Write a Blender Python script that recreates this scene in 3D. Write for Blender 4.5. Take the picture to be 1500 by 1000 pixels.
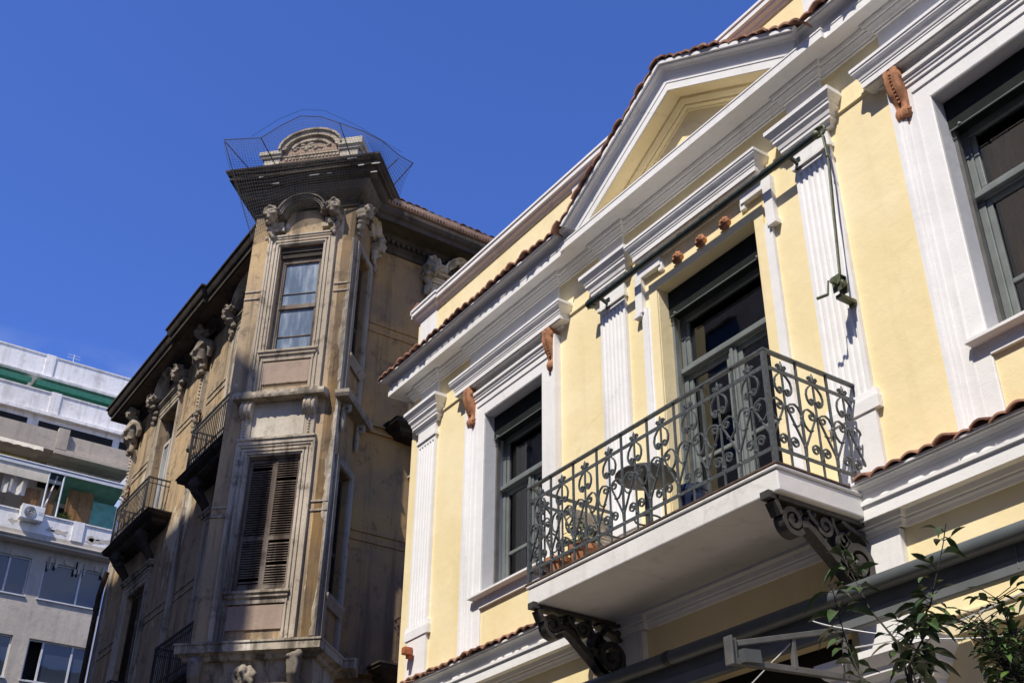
import bpy, bmesh, math, random
from mathutils import Vector, Matrix
R = math.radians
random.seed(7)
C = bpy.context.scene.collection
for o in list(bpy.data.objects): bpy.data.objects.remove(o)
scn = bpy.context.scene
# ------------------------------------------------------------------ camera
PITCH, ROLL, YAW, FPX = R(31.58249595), R(0.71759562), R(-56.44202639), 1709.78
fw = Vector((math.sin(YAW)*math.cos(PITCH), math.cos(YAW)*math.cos(PITCH), math.sin(PITCH)))
rt = Vector((math.cos(YAW), -math.sin(YAW), 0)); up = rt.cross(fw)
r2 = rt*math.cos(ROLL)+up*math.sin(ROLL); u2 = -rt*math.sin(ROLL)+up*math.cos(ROLL)
cd = bpy.data.cameras.new('camera'); cam = bpy.data.objects.new('camera', cd); C.objects.link(cam)
cd.sensor_width = 36; cd.lens = FPX/1500*36; cd.clip_end = 3000; cd.clip_start = .1
cam.matrix_world = Matrix(((r2.x,u2.x,-fw.x,0),(r2.y,u2.y,-fw.y,-7),(r2.z,u2.z,-fw.z,1.6),(0,0,0,1)))
scn.camera = cam
# ------------------------------------------------------------------ sky and sun
SUN = Vector((.46,-1,1.42)).normalized()
w = bpy.data.worlds.new('World'); scn.world = w; w.use_nodes = True
nt = w.node_tree; bg = nt.nodes['Background']
sky = nt.nodes.new('ShaderNodeTexSky'); sky.sky_type = 'NISHITA'; sky.sun_disc = False
sky.sun_elevation = math.asin(SUN.z); sky.sun_rotation = math.atan2(SUN.x, SUN.y)
sky.air_density = 1.0; sky.dust_density = .1; sky.ozone_density = 8.0; sky.altitude = 0
tc = nt.nodes.new('ShaderNodeTexCoord'); mp = nt.nodes.new('ShaderNodeMapping'); mp.inputs['Scale'].default_value = (5,5,11)
nz = nt.nodes.new('ShaderNodeTexNoise'); nz.inputs['Scale'].default_value = 1.3; nz.inputs['Detail'].default_value = 7
nt.links.new(tc.outputs['Generated'], mp.inputs['Vector']); nt.links.new(mp.outputs['Vector'], nz.inputs['Vector'])
sx = nt.nodes.new('ShaderNodeSeparateXYZ'); nt.links.new(tc.outputs['Generated'], sx.inputs[0])
mr = nt.nodes.new('ShaderNodeMapRange'); mr.inputs[1].default_value = .462; mr.inputs[2].default_value = .488; mr.inputs[3].default_value = 1; mr.inputs[4].default_value = 0
nt.links.new(sx.outputs['Z'], mr.inputs[0])
m2 = nt.nodes.new('ShaderNodeMapRange'); m2.inputs[1].default_value = .34; m2.inputs[2].default_value = .75; nt.links.new(nz.outputs['Fac'], m2.inputs[0])
mu = nt.nodes.new('ShaderNodeMath'); mu.operation = 'MULTIPLY'; nt.links.new(mr.outputs[0], mu.inputs[0]); nt.links.new(m2.outputs[0], mu.inputs[1])
mx = nt.nodes.new('ShaderNodeMix'); mx.data_type = 'RGBA'; nt.links.new(mu.outputs[0], mx.inputs['Factor'])
hs = nt.nodes.new('ShaderNodeMix'); hs.data_type = 'RGBA'; hs.blend_type = 'MULTIPLY'; hs.inputs['Factor'].default_value = 1; nt.links.new(sky.outputs['Color'], hs.inputs[6]); hs.inputs[7].default_value = (.80,.925,1.48,1); nt.links.new(hs.outputs[2], mx.inputs[6]); mx.inputs[7].default_value = (5,5.6,6.6,1)
nt.links.new(mx.outputs[2], bg.inputs['Color']); bg.inputs['Strength'].default_value = .12
sl = bpy.data.lights.new('sun','SUN'); sl.energy = 5.0; sl.angle = R(.53); sl.color = (1,.94,.84)
so = bpy.data.objects.new('sun', sl); C.objects.link(so); so.rotation_euler = SUN.to_track_quat('Z','Y').to_euler(); so.location = (0,0,60)
scn.view_settings.view_transform = 'Standard'; scn.view_settings.look = 'None'; scn.view_settings.exposure = .22; scn.view_settings.gamma = 1
scn.render.engine = 'CYCLES'
# ------------------------------------------------------------------ materials
MAT = {}
class NT:
    def __init__(s, name):
        s.m = bpy.data.materials.new(name); s.m.use_nodes = True; s.t = s.m.node_tree; s.b = s.t.nodes['Principled BSDF']
        s.pos = s.t.nodes.new('ShaderNodeNewGeometry').outputs['Position']; MAT[name] = s.m
    def link(s, a, b): s.t.links.new(a, b)
    def map(s, sc=(1,1,1), loc=(0,0,0), vec=None):
        n = s.t.nodes.new('ShaderNodeMapping'); n.inputs['Scale'].default_value = sc; n.inputs['Location'].default_value = loc
        s.link(vec or s.pos, n.inputs['Vector']); return n.outputs[0]
    def noise(s, scale, detail=5, rough=.55, vec=None, dist=0):
        n = s.t.nodes.new('ShaderNodeTexNoise'); n.inputs['Scale'].default_value = scale; n.inputs['Detail'].default_value = detail
        n.inputs['Roughness'].default_value = rough; n.inputs['Distortion'].default_value = dist; s.link(vec or s.pos, n.inputs['Vector']); return n.outputs['Fac']
    def ramp(s, f, a, b, lo=0., hi=1.):
        n = s.t.nodes.new('ShaderNodeMapRange'); n.interpolation_type = 'SMOOTHSTEP'
        for i, v in enumerate((a,b,lo,hi)): n.inputs[i+1].default_value = v
        s.link(f, n.inputs[0]); return n.outputs[0]
    def mix(s, f, a, b, mode='MIX'):
        n = s.t.nodes.new('ShaderNodeMix'); n.data_type = 'RGBA'; n.blend_type = mode
        if isinstance(f,(int,float)): n.inputs['Factor'].default_value = f
        else: s.link(f, n.inputs['Factor'])
        for i, v in ((6,a),(7,b)):
            if isinstance(v, tuple): n.inputs[i].default_value = (*v,1) if len(v)==3 else v
            else: s.link(v, n.inputs[i])
        return n.outputs[2]
    def mul(s, a, b):
        n = s.t.nodes.new('ShaderNodeMath'); n.operation = 'MULTIPLY'; s.link(a, n.inputs[0])
        if isinstance(b,(int,float)): n.inputs[1].default_value = b
        else: s.link(b, n.inputs[1])
        return n.outputs[0]
    def col(s, c): s.link(c, s.b.inputs['Base Color'])
    def bump(s, h, strength=.3, dist=.01, normal=None):
        n = s.t.nodes.new('ShaderNodeBump'); n.inputs['Strength'].default_value = strength; n.inputs['Distance'].default_value = dist
        s.link(h, n.inputs['Height'])
        if normal: s.link(normal, n.inputs['Normal'])
        s.link(n.outputs[0], s.b.inputs['Normal']); return n.outputs[0]
    def rough(s, v): s.b.inputs['Roughness'].default_value = v
def plain(name, c, rough=.6, var=.25, scale=6, metal=0, bump=.15, spec=.5):
    n = NT(name); d = tuple(x*(1-var) for x in c); h = tuple(min(1,x*(1+var*.5)) for x in c)
    n.col(n.mix(n.ramp(n.noise(scale), .3, .7), d, h)); n.rough(rough); n.b.inputs['Metallic'].default_value = metal
    n.b.inputs['Specular IOR Level'].default_value = spec
    if bump: n.bump(n.noise(scale*12,3), bump, .004)
    return n
def painted(name, c, tint, dirt=(.45,.42,.38), amt=.2):
    n = NT(name)
    a = n.mix(n.ramp(n.noise(.9,4), .35, .7), c, tint)
    a = n.mix(n.mul(n.ramp(n.noise(1.,6,.65,n.map((5,5,.35))), .5, .82), amt), a, dirt)
    a = n.mix(n.mul(n.ramp(n.noise(7.,8,.7), .6, .76), amt*.8), a, dirt)
    v = n.t.nodes.new('ShaderNodeTexVoronoi'); v.feature = 'DISTANCE_TO_EDGE'; v.inputs['Scale'].default_value = .55; v.inputs['Randomness'].default_value = 1
    dn = n.t.nodes.new('ShaderNodeTexNoise'); dn.inputs['Scale'].default_value = 2.5; dn.inputs['Detail'].default_value = 6; n.link(n.pos, dn.inputs['Vector'])
    ad = n.t.nodes.new('ShaderNodeVectorMath'); ad.operation = 'MULTIPLY_ADD'; n.link(dn.outputs['Color'], ad.inputs[0]); ad.inputs[1].default_value = (.5,.5,.5); n.link(n.pos, ad.inputs[2]); n.link(ad.outputs[0], v.inputs['Vector'])
    a = n.mix(n.mul(n.mul(n.ramp(v.outputs['Distance'], .012, .002), n.ramp(n.noise(.7,3), .5, .62)), .22), a, dirt)
    a = n.mix(n.mul(n.ramp(n.noise(.45,3,.5,n.map((1,1,1),(4.2,1.7,9.1))), .56, .60), .35), a, tint)
    n.col(a); n.rough(.75); n.b.inputs['Specular IOR Level'].default_value = .25
    b1 = n.bump(n.noise(4,4), .5, .016); n.bump(n.noise(70,4), .3, .004, b1); return n
painted('yellow_stucco', (.79,.655,.365), (.85,.725,.45), (.58,.43,.21), .34)
painted('cream_stucco', (.70,.60,.38), (.76,.66,.45), (.25,.20,.13), .5)
painted('white_paint', (.73,.715,.69), (.79,.775,.755), (.42,.40,.37), .42)
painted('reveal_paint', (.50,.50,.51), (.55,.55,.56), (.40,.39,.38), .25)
painted('slab_paint', (.66,.64,.61), (.74,.72,.69), (.36,.32,.28), .5)
def old(name, base, alt, dirt, amt=.6, patch=None, thr=.62, streak=.5):
    n = NT(name)
    a = n.mix(n.ramp(n.noise(.55,5,.6), .35, .66), base, alt)
    a = n.mix(n.mul(n.ramp(n.noise(1.,7,.68,n.map((3.2,3.2,.2))), .47, .64), streak), a, dirt)
    a = n.mix(n.mul(n.ramp(n.noise(2.6,9,.75), .52, .63), amt), a, dirt)
    if patch:
        k = n.ramp(n.noise(.8,8,.62,n.map((1,1,.6),(3.1,7.7,1.3))), thr, thr+.03); a = n.mix(k, a, patch)
    a = n.mix(n.mul(n.ramp(n.noise(26,4), .55, .75), .3), a, dirt)
    n.col(a); n.rough(.9); n.b.inputs['Specular IOR Level'].default_value = .15
    b1 = n.bump(n.noise(3.5,7,.65), .5, .03); n.bump(n.noise(45,4), .35, .006, b1); return n
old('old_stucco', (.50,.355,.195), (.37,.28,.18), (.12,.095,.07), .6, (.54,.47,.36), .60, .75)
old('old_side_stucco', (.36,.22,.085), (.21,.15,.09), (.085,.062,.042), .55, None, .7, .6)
old('old_stone', (.52,.45,.35), (.38,.32,.24), (.085,.07,.052), .62, (.62,.57,.48), .68, .8)
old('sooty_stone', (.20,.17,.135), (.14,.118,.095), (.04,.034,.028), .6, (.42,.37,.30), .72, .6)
old('bare_plaster', (.58,.52,.42), (.46,.41,.33), (.20,.17,.13), .4, None, .7, .3)
old('pink_plaster', (.40,.29,.22), (.33,.25,.19), (.2,.16,.12), .3, None, .7, .3)
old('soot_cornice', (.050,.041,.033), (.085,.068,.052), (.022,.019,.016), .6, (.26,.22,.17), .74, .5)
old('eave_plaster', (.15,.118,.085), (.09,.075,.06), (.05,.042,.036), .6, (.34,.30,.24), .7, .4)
old('sculpture', (.33,.28,.215), (.22,.185,.14), (.06,.052,.045), .6, None, .7, .3)
old('block_white', (.86,.84,.81), (.76,.74,.71), (.35,.33,.30), .3, (.45,.41,.36), .70, .35)
old('block_grey', (.55,.49,.41), (.47,.42,.355), (.22,.21,.20), .25, None, .7, .3)
old('block_beige', (.50,.43,.34), (.45,.39,.31), (.25,.21,.17), .3, None, .7, .3)
old('dark_wood', (.05,.038,.028), (.07,.055,.042), (.02,.016,.013), .6, None, .7, .8)
old('old_wood', (.145,.11,.083), (.215,.18,.145), (.045,.032,.024), .6, (.33,.29,.24), .62, .9)
old('brick', (.25,.145,.10), (.33,.24,.175), (.11,.075,.055), .6, (.5,.44,.36), .64, .2)
plain('terracotta', (.40,.185,.095), .8, .35, 14, bump=.4, spec=.2)
n = plain('roof_tile', (.33,.175,.12), .88, .65, 5, bump=.5, spec=.15)
plain('old_roof_tile', (.15,.08,.055), .9, .6, 7, bump=.5, spec=.15)
plain('iron', (.075,.085,.088), .5, .35, 25, 0, .3)
plain('dark_iron', (.045,.041,.036), .55, .4, 25, 0, .3)
plain('rust_iron', (.10,.062,.042), .8, .5, 20, 0, .4)
plain('roller_green', (.016,.026,.022), .42, .4, 18, 0, .3)
plain('winch_green', (.085,.10,.05), .5, .4, 25, 0, .3)
plain('window_green', (.16,.178,.17), .5, .18, 5, 0, .08)
plain('shutter_dark', (.012,.015,.0135), .75, .3, 8, 0, .1, .15)
plain('grey_metal', (.085,.095,.095), .45, .15, 4, 0, .08)
plain('awning_beam', (.13,.14,.142), .5, .15, 3, 0, .06)
plain('light_metal', (.105,.103,.095), .45, .2, 8, 0, .1)
plain('rust_box', (.36,.10,.03), .7, .35, 18, 0, .3)
plain('blue_glaze', (.018,.03,.075), .25, .3, 8)
plain('table_grey', (.03,.03,.03), .6, .2, 8)
plain('wood_slat', (.55,.50,.42), .6, .25, 14)
plain('alu', (.62,.63,.64), .4, .1, 4)
plain('room_dark', (.13,.13,.135), .9, .3, 3, bump=0)
plain('dark_void', (.012,.011,.010), .9, .2, 3, bump=0)
plain('green_canvas', (.012,.13,.085), .8, .25, 5)
plain('green_plastic', (.10,.30,.22), .4, .2, 4)
plain('cream_canvas', (.62,.56,.44), .85, .15, 3)
plain('yellow_canvas', (.65,.45,.05), .85, .2, 3)
plain('ac_plastic', (.70,.70,.68), .5, .06, 3)
plain('curtain_cloth', (.50,.50,.52), .9, .2, 4)
plain('cloth', (.55,.53,.50), .9, .15, 5)
old('reed', (.26,.135,.05), (.36,.20,.085), (.12,.06,.025), .5, None, .7, .8)
plain('bark', (.035,.03,.02), .9, .4, 20)
plain('wire', (.07,.068,.065), .6, .2, 5, bump=0)
plain('white_cable', (.60,.60,.58), .5, .1, 5, bump=0)
plain('asphalt', (.07,.065,.06), .9, .3, 3)
plain('pavement_stone', (.36,.31,.25), .85, .2, 2)
plain('bounce_wall', (.56,.46,.34), .85, .15, 1)
def leafmat(name, c, c2):
    n = NT(name); n.col(n.mix(n.ramp(n.noise(9,2), .35, .65), c, c2)); n.rough(.38)
    n.b.inputs['Transmission Weight'].default_value = 0
    n.b.inputs['Subsurface Weight'].default_value = 0
    return n
leafmat('leaf_dark', (.028,.055,.016), (.05,.09,.024)); leafmat('leaf_light', (.04,.08,.018), (.075,.135,.028))
def glass(name, c, spec=.5, wav=.15, rough=.03):
    n = NT(name); n.b.inputs['Base Color'].default_value = (*c,1); n.rough(rough); n.b.inputs['Specular IOR Level'].default_value = spec
    n.bump(n.noise(1.8,2), wav, .02); return n
glass('pane_glass', (.012,.013,.016), .5, .08); gm = MAT['pane_glass'].node_tree; go = gm.nodes['Material Output']; tr = gm.nodes.new('ShaderNodeBsdfTransparent'); tr.inputs[0].default_value = (.66,.69,.71,1)
gl = gm.nodes.new('ShaderNodeBsdfGlossy'); gl.inputs['Roughness'].default_value = .02; fr_ = gm.nodes.new('ShaderNodeFresnel'); fr_.inputs[0].default_value = 1.95; ms = gm.nodes.new('ShaderNodeMixShader')
gb = [q for q in gm.nodes if q.type=='BUMP'][0]; gm.links.new(gb.outputs[0],gl.inputs['Normal']); gm.links.new(gb.outputs[0],fr_.inputs['Normal'])
gm.links.new(fr_.outputs[0],ms.inputs[0]); gm.links.new(tr.outputs[0],ms.inputs[1]); gm.links.new(gl.outputs[0],ms.inputs[2]); gm.links.new(ms.outputs[0],go.inputs[0])
n = glass('old_pane_glass', (.10,.13,.165), 1.0, .25, .06)
n.col(n.mix(n.ramp(n.noise(1.6,6,.6,n.map((2.5,2.5,.5))), .4, .7), (.11,.15,.21), (.36,.41,.47)))  # sky reflection painted into the pane colour as pale blue streaks
glass('block_glass', (.035,.045,.065), .9, .1)
# ------------------------------------------------------------------ mesh helpers
class MB:
    """collects shapes in a facade frame: u along the wall, y into the wall, z up"""
    def __init__(s, fr=(0,0,0)):
        s.v = []; s.f = []; s.fr(*fr)
    def fr(s, ox, oy, a): s.T = Matrix.Translation((ox,oy,0)) @ Matrix.Rotation(R(a),4,'Z')
    def add(s, vs, fs):
        b = len(s.v); s.v += [s.T @ Vector(v) for v in vs]; s.f += [tuple(i+b for i in f) for f in fs]
    def box(s, u0,u1,y0,y1,z0,z1):
        s.add([(u0,y0,z0),(u1,y0,z0),(u1,y1,z0),(u0,y1,z0),(u0,y0,z1),(u1,y0,z1),(u1,y1,z1),(u0,y1,z1)],
              [(0,3,2,1),(4,5,6,7),(0,1,5,4),(1,2,6,5),(2,3,7,6),(3,0,4,7)])
    def obox(s, c, ax, ay, az, hx, hy, hz):
        c,ax,ay,az = (Vector(t) for t in (c,ax,ay,az)); vs = []
        for k in (-1,1):
            for i,j in ((-1,-1),(1,-1),(1,1),(-1,1)): vs.append(c+ax*hx*i+ay*hy*j+az*hz*k)
        s.add(vs, [(0,3,2,1),(4,5,6,7),(0,1,5,4),(1,2,6,5),(2,3,7,6),(3,0,4,7)])
    def beam(s, a, b, w, h=None, upv=(0,0,1)):
        a,b = Vector(a),Vector(b); d = (b-a); L = d.length; d.normalize(); sd = d.cross(Vector(upv))
        if sd.length < 1e-4: sd = d.cross(Vector((0,1,0)))
        sd.normalize(); s.obox((a+b)/2, d, sd, sd.cross(d), L/2, w/2, (h or w)/2)
    def grid(s, rows, close=False):
        n = len(rows[0]); vs = [p for r in rows for p in r]; fs = []
        for i in range(len(rows)-1):
            for j in range(n if close else n-1):
                k = (j+1)%n; fs.append((i*n+j, i*n+k, (i+1)*n+k, (i+1)*n+j))
        s.add(vs, fs)
    def wall(s, u0,u1,z0,z1,ops,t=.3,y=0.):
        us = sorted({u0,u1,*[o[0] for o in ops],*[o[1] for o in ops]}); zs = sorted({z0,z1,*[o[2] for o in ops],*[o[3] for o in ops]})
        us = [x for x in us if u0<=x<=u1]; zs = [x for x in zs if z0<=x<=z1]
        def isopen(i,j):
            if i<0 or j<0 or i>=len(us)-1 or j>=len(zs)-1: return True
            um,zm = (us[i]+us[i+1])/2,(zs[j]+zs[j+1])/2
            return any(o[0]<um<o[1] and o[2]<zm<o[3] for o in ops)
        for i in range(len(us)-1):
            for j in range(len(zs)-1):
                if isopen(i,j): continue
                a,b,c,d = us[i],us[i+1],zs[j],zs[j+1]
                s.add([(a,y,c),(b,y,c),(b,y,d),(a,y,d)],[(0,1,2,3)])
                for (di,dj,q) in ((-1,0,[(a,y,c),(a,y,d),(a,y+t,d),(a,y+t,c)]),(1,0,[(b,y,c),(b,y,d),(b,y+t,d),(b,y+t,c)]),
                                  (0,-1,[(a,y,c),(b,y,c),(b,y+t,c),(a,y+t,c)]),(0,1,[(a,y,d),(b,y,d),(b,y+t,d),(a,y+t,d)])):
                    if isopen(i+di,j+dj): s.add(q,[(0,1,2,3)])
    def sweep(s, path, prof):
        """profile (p outward, z) along a plan path (u,y); outward is right of travel; ends capped"""
        n = len(path); ns = []
        for i in range(n-1):
            dx,dy = path[i+1][0]-path[i][0], path[i+1][1]-path[i][1]; L = math.hypot(dx,dy); ns.append((dy/L,-dx/L))
        rows = []
        for i in range(n):
            a = ns[max(0,i-1)]; b = ns[min(n-2,i)]; k = 1+a[0]*b[0]+a[1]*b[1]; m = ((a[0]+b[0])/k,(a[1]+b[1])/k)
            rows.append([(path[i][0]+m[0]*p, path[i][1]+m[1]*p, z) for p,z in prof])
        s.grid(rows)
        for r in (rows[0],rows[-1]): s.add(r,[tuple(range(len(r)))])
    def sweepf(s, path, prof, closed=False):
        """profile (p outward, h to the left of travel) along a face path (u,z)"""
        n = len(path); ns = []; e = n if closed else n-1
        for i in range(e):
            q = path[(i+1)%n]; dx,dz = q[0]-path[i][0], q[1]-path[i][1]; L = math.hypot(dx,dz); ns.append((-dz/L,dx/L))
        rows = []
        for i in range(n):
            a = ns[i-1] if (closed or i>0) else ns[0]; b = ns[i%e] if (closed or i<n-1) else ns[-1]
            k = 1+a[0]*b[0]+a[1]*b[1]; m = ((a[0]+b[0])/k,(a[1]+b[1])/k)
            rows.append([(path[i][0]+m[0]*h, -p, path[i][1]+m[1]*h) for p,h in prof])
        if closed: rows.append(rows[0])
        s.grid(rows)
        if not closed:
            for r in (rows[0],rows[-1]): s.add(r,[tuple(range(len(r)))])
    def prism(s, pts, y0, y1):
        """outline in (u,z) extruded between y0 and y1"""
        n = len(pts); s.add([(u,y0,z) for u,z in pts]+[(u,y1,z) for u,z in pts],
            [tuple(range(n)),tuple(range(2*n-1,n-1,-1))]+[(i,(i+1)%n,n+(i+1)%n,n+i) for i in range(n)])
    def prismz(s, pts, z0, z1):
        n = len(pts); s.add([(u,y,z0) for u,y in pts]+[(u,y,z1) for u,y in pts],
            [tuple(range(n)),tuple(range(2*n-1,n-1,-1))]+[(i,(i+1)%n,n+(i+1)%n,n+i) for i in range(n)])
    def tube(s, pts, r, n=6, flat=None, cap=True):
        pts = [Vector(p) for p in pts]; rows = []; N = len(pts); prev = None
        for i,p in enumerate(pts):
            t = (pts[min(N-1,i+1)]-pts[max(0,i-1)]);
            if t.length < 1e-9: t = Vector((0,0,1))
            t.normalize()
            if flat is not None: a = Vector(flat)
            elif prev is None: a = Vector((0,0,1)) if abs(t.z)<.9 else Vector((1,0,0))
            else: a = prev
            a = (a - t*a.dot(t)); a.normalize(); prev = a; b = t.cross(a)
            ra = r[i] if isinstance(r,(list,tuple)) else r
            if flat is not None:
                h,wd = ra if isinstance(ra,tuple) else (ra,ra)
                rows.append([p+a*h+b*wd, p-a*h+b*wd, p-a*h-b*wd, p+a*h-b*wd])
            else: rows.append([p+(a*math.cos(k*2*math.pi/n)+b*math.sin(k*2*math.pi/n))*ra for k in range(n)])
        s.grid(rows, True)
        if cap:
            for r_ in (rows[0],rows[-1]): s.add(r_,[tuple(range(len(r_)))])
    def ball(s, c, rad, nu=10, nv=7, rot=None):
        if not isinstance(rad,(tuple,list)): rad = (rad,)*3
        c = Vector(c); rows = []
        for j in range(nv+1):
            t = math.pi*(j/nv*.998+.001); row = []
            for i in range(nu):
                a = 2*math.pi*i/nu; v = Vector((math.sin(t)*math.cos(a)*rad[0], math.sin(t)*math.sin(a)*rad[1], math.cos(t)*rad[2]))
                if rot: v = rot @ v
                row.append(c+v)
            rows.append(row)
        s.grid(rows, True)
    def lathe(s, c, prof, n=16):
        s.grid([[ (c[0]+r*math.cos(2*math.pi*i/n), c[1]+r*math.sin(2*math.pi*i/n), c[2]+z) for i in range(n)] for r,z in prof], True)
    def build(s, name, m, parent=None, smooth=25, remesh=None, bevel=None):
        me = bpy.data.meshes.new(name); me.from_pydata([tuple(v) for v in s.v], [], s.f); me.update()
        bm = bmesh.new(); bm.from_mesh(me); bmesh.ops.remove_doubles(bm, verts=bm.verts, dist=1e-5); bmesh.ops.recalc_face_normals(bm, faces=bm.faces); bm.to_mesh(me); bm.free()
        if smooth:
            me.shade_smooth(); me.set_sharp_from_angle(angle=R(smooth))
        o = bpy.data.objects.new(name, me); C.objects.link(o); me.materials.append(MAT[m])
        if parent is not None: adopt(o, parent)
        if remesh:
            q = o.modifiers.new('remesh','REMESH'); q.mode = 'VOXEL'; q.voxel_size = remesh; q.use_smooth_shade = True
            q = o.modifiers.new('smooth','SMOOTH'); q.factor = .5; q.iterations = 2
        if bevel:
            q = o.modifiers.new('bevel','BEVEL'); q.width = bevel; q.segments = 2; q.limit_method = 'ANGLE'; q.angle_limit = R(40)
        return o
def islands(mb):
    """the separate pieces of a mesh builder: connected faces, joined when their boxes touch"""
    par = list(range(len(mb.v)))
    def find(i):
        while par[i] != i: par[i] = par[par[i]]; i = par[i]
        return i
    key = {}
    for i,v in enumerate(mb.v):
        k = (round(v.x,4),round(v.y,4),round(v.z,4)); par[find(i)] = find(key.setdefault(k,i))
    for f in mb.f:
        for i in f[1:]: par[find(i)] = find(f[0])
    groups = {}
    for f in mb.f: groups.setdefault(find(f[0]),[]).append(f)
    items = []
    for fs in groups.values():
        P = [mb.v[i] for f in fs for i in f]; items.append([[min(p[k] for p in P)-.02 for k in range(3)],[max(p[k] for p in P)+.02 for k in range(3)],fs])
    merged = True
    while merged:
        merged = False
        for a in range(len(items)):
            for b in range(len(items)-1,a,-1):
                if all(items[a][0][k] <= items[b][1][k] and items[b][0][k] <= items[a][1][k] for k in range(3)):
                    A,B_ = items[a],items[b]; items[a] = [[min(A[0][k],B_[0][k]) for k in range(3)],[max(A[1][k],B_[1][k]) for k in range(3)],A[2]+B_[2]]; del items[b]; merged = True
    return [it[2] for it in items]
def each(mb, name, m, parent=None, **kw):
    """build every separate piece as a part of its own"""
    out = []
    for fs in islands(mb):
        ids = sorted({i for f in fs for i in f}); mp = {i:k for k,i in enumerate(ids)}
        q = MB(); q.v = [mb.v[i] for i in ids]; q.f = [tuple(mp[i] for i in f) for f in fs]; out.append(q.build(name,m,parent,**kw))
    return out[0]
def world_loc(o):
    v = Vector((0,0,0))
    while o: v += o.location; o = o.parent if o.type=='EMPTY' else o.parent
    return v
ROOT = {}
def adopt(o, parent):
    o.parent = parent
    r = parent
    while r.parent: r = r.parent
    if parent.type == 'EMPTY': o.matrix_parent_inverse = Matrix.Translation(-parent.location)
def thing(name, label, cat, loc, group=None, kind=None):
    o = bpy.data.objects.new(name, None); C.objects.link(o); o.location = loc; o.empty_display_size = .2
    return tag(o, label, cat, group)
def tag(o, label=None, cat=None, group=None, kind=None):
    for k,v in (('label',label),('category',cat),('group',group),('kind',kind)):
        if v: o[k] = v
    return o
def copy_tree(o, parent=None, off=None):
    c = o.copy(); C.objects.link(c)
    if parent is not None:
        inv = o.matrix_parent_inverse.copy(); c.parent = parent; c.matrix_parent_inverse = inv
    if off is not None: c.location = c.location + Vector(off)
    for ch in list(o.children): copy_tree(ch, c)
    return c
def arc(cx, cz, r, a0, a1, n, rz=None):
    return [(cx+r*math.cos(R(a0+(a1-a0)*i/n)), cz+(rz or r)*math.sin(R(a0+(a1-a0)*i/n))) for i in range(n+1)]
def spiral(cx, cz, r0, r1, a0, turns, n=20):
    out = []
    for i in range(n+1):
        t = i/n; r = r0+(r1-r0)*t; a = R(a0)+turns*2*math.pi*t; out.append((cx+r*math.cos(a), cz+r*math.sin(a)))
    return out
# ================================================================== ground
g = MB(); g.box(-400,400,-400,400,-.5,0); tag(g.build('street','asphalt'), kind='structure')
g = MB(); g.box(-13.2,8,-2.2,30,.004,.13); g.box(-60,-19.1,-2.2,.7,.004,.13); g.box(-60,40,-14.5,-11.2,.004,.13)
tag(g.build('pavement','pavement_stone', bevel=.02), kind='structure')
# ================================================================== yellow townhouse
YF = (-7.01,0,0)
Y = thing('yellow_townhouse','pale yellow neoclassical townhouse with white mouldings, a pediment and an iron balcony','building',(-7.01,0,0))
WOPS = [(-1.18,1.18,4.10,4.55),(-4.12,-2.86,6.2,8.58),(-.73,.73,5.36,8.62),(2.86,4.12,6.2,8.58)]
GOPS = [(-4.9,-2.3,0,4.12),(-1.18,1.18,0,4.16),(2.2,4.9,0,4.12)]
m = MB(YF); m.wall(-6.06,6.06,4.14,10.9,WOPS,.5); m.wall(-6.06,6.06,0,4.14,[],.4) if 0 else m.wall(-6.06,6.06,0,4.14,GOPS,.4)
m.add([(-6.06,0,0),(-6.06,12,0),(-6.06,12,10.9),(-6.06,0,10.9)],[(0,1,2,3)]); m.add([(6.06,0,0),(6.06,12,0),(6.06,12,10.9),(6.06,0,10.9)],[(0,1,2,3)])
m.add([(-6.06,12,0),(6.06,12,0),(6.06,12,10.9),(-6.06,12,10.9)],[(0,1,2,3)]); m.add([(-6.06,0.01,10.9),(6.06,.01,10.9),(6.06,12,10.9),(-6.06,12,10.9)],[(0,1,2,3)])
m.build('wall','yellow_stucco',Y,smooth=0)
m = MB(YF); m.box(-5.9,5.9,.9,1.0,.02,9.5); m.build('interior','room_dark',Y,smooth=0); m = MB(YF); m.box(-5.9,5.9,.55,.6,.02,4.8); m.build('interior','dark_void',Y,smooth=0)
# thin string moulding that runs behind the capitals and hoods
m = MB(YF)
for a,b in ((-5.30,-4.45),(-2.55,-1.75),(-1.25,-.93),(.93,1.25),(1.75,2.55),(4.45,5.30)): m.sweep([(a,0),(b,0)],[(0,9.10),(.022,9.11),(.022,9.135),(0,9.15)])
each(m,'string_moulding','yellow_stucco',Y,smooth=0)
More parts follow.
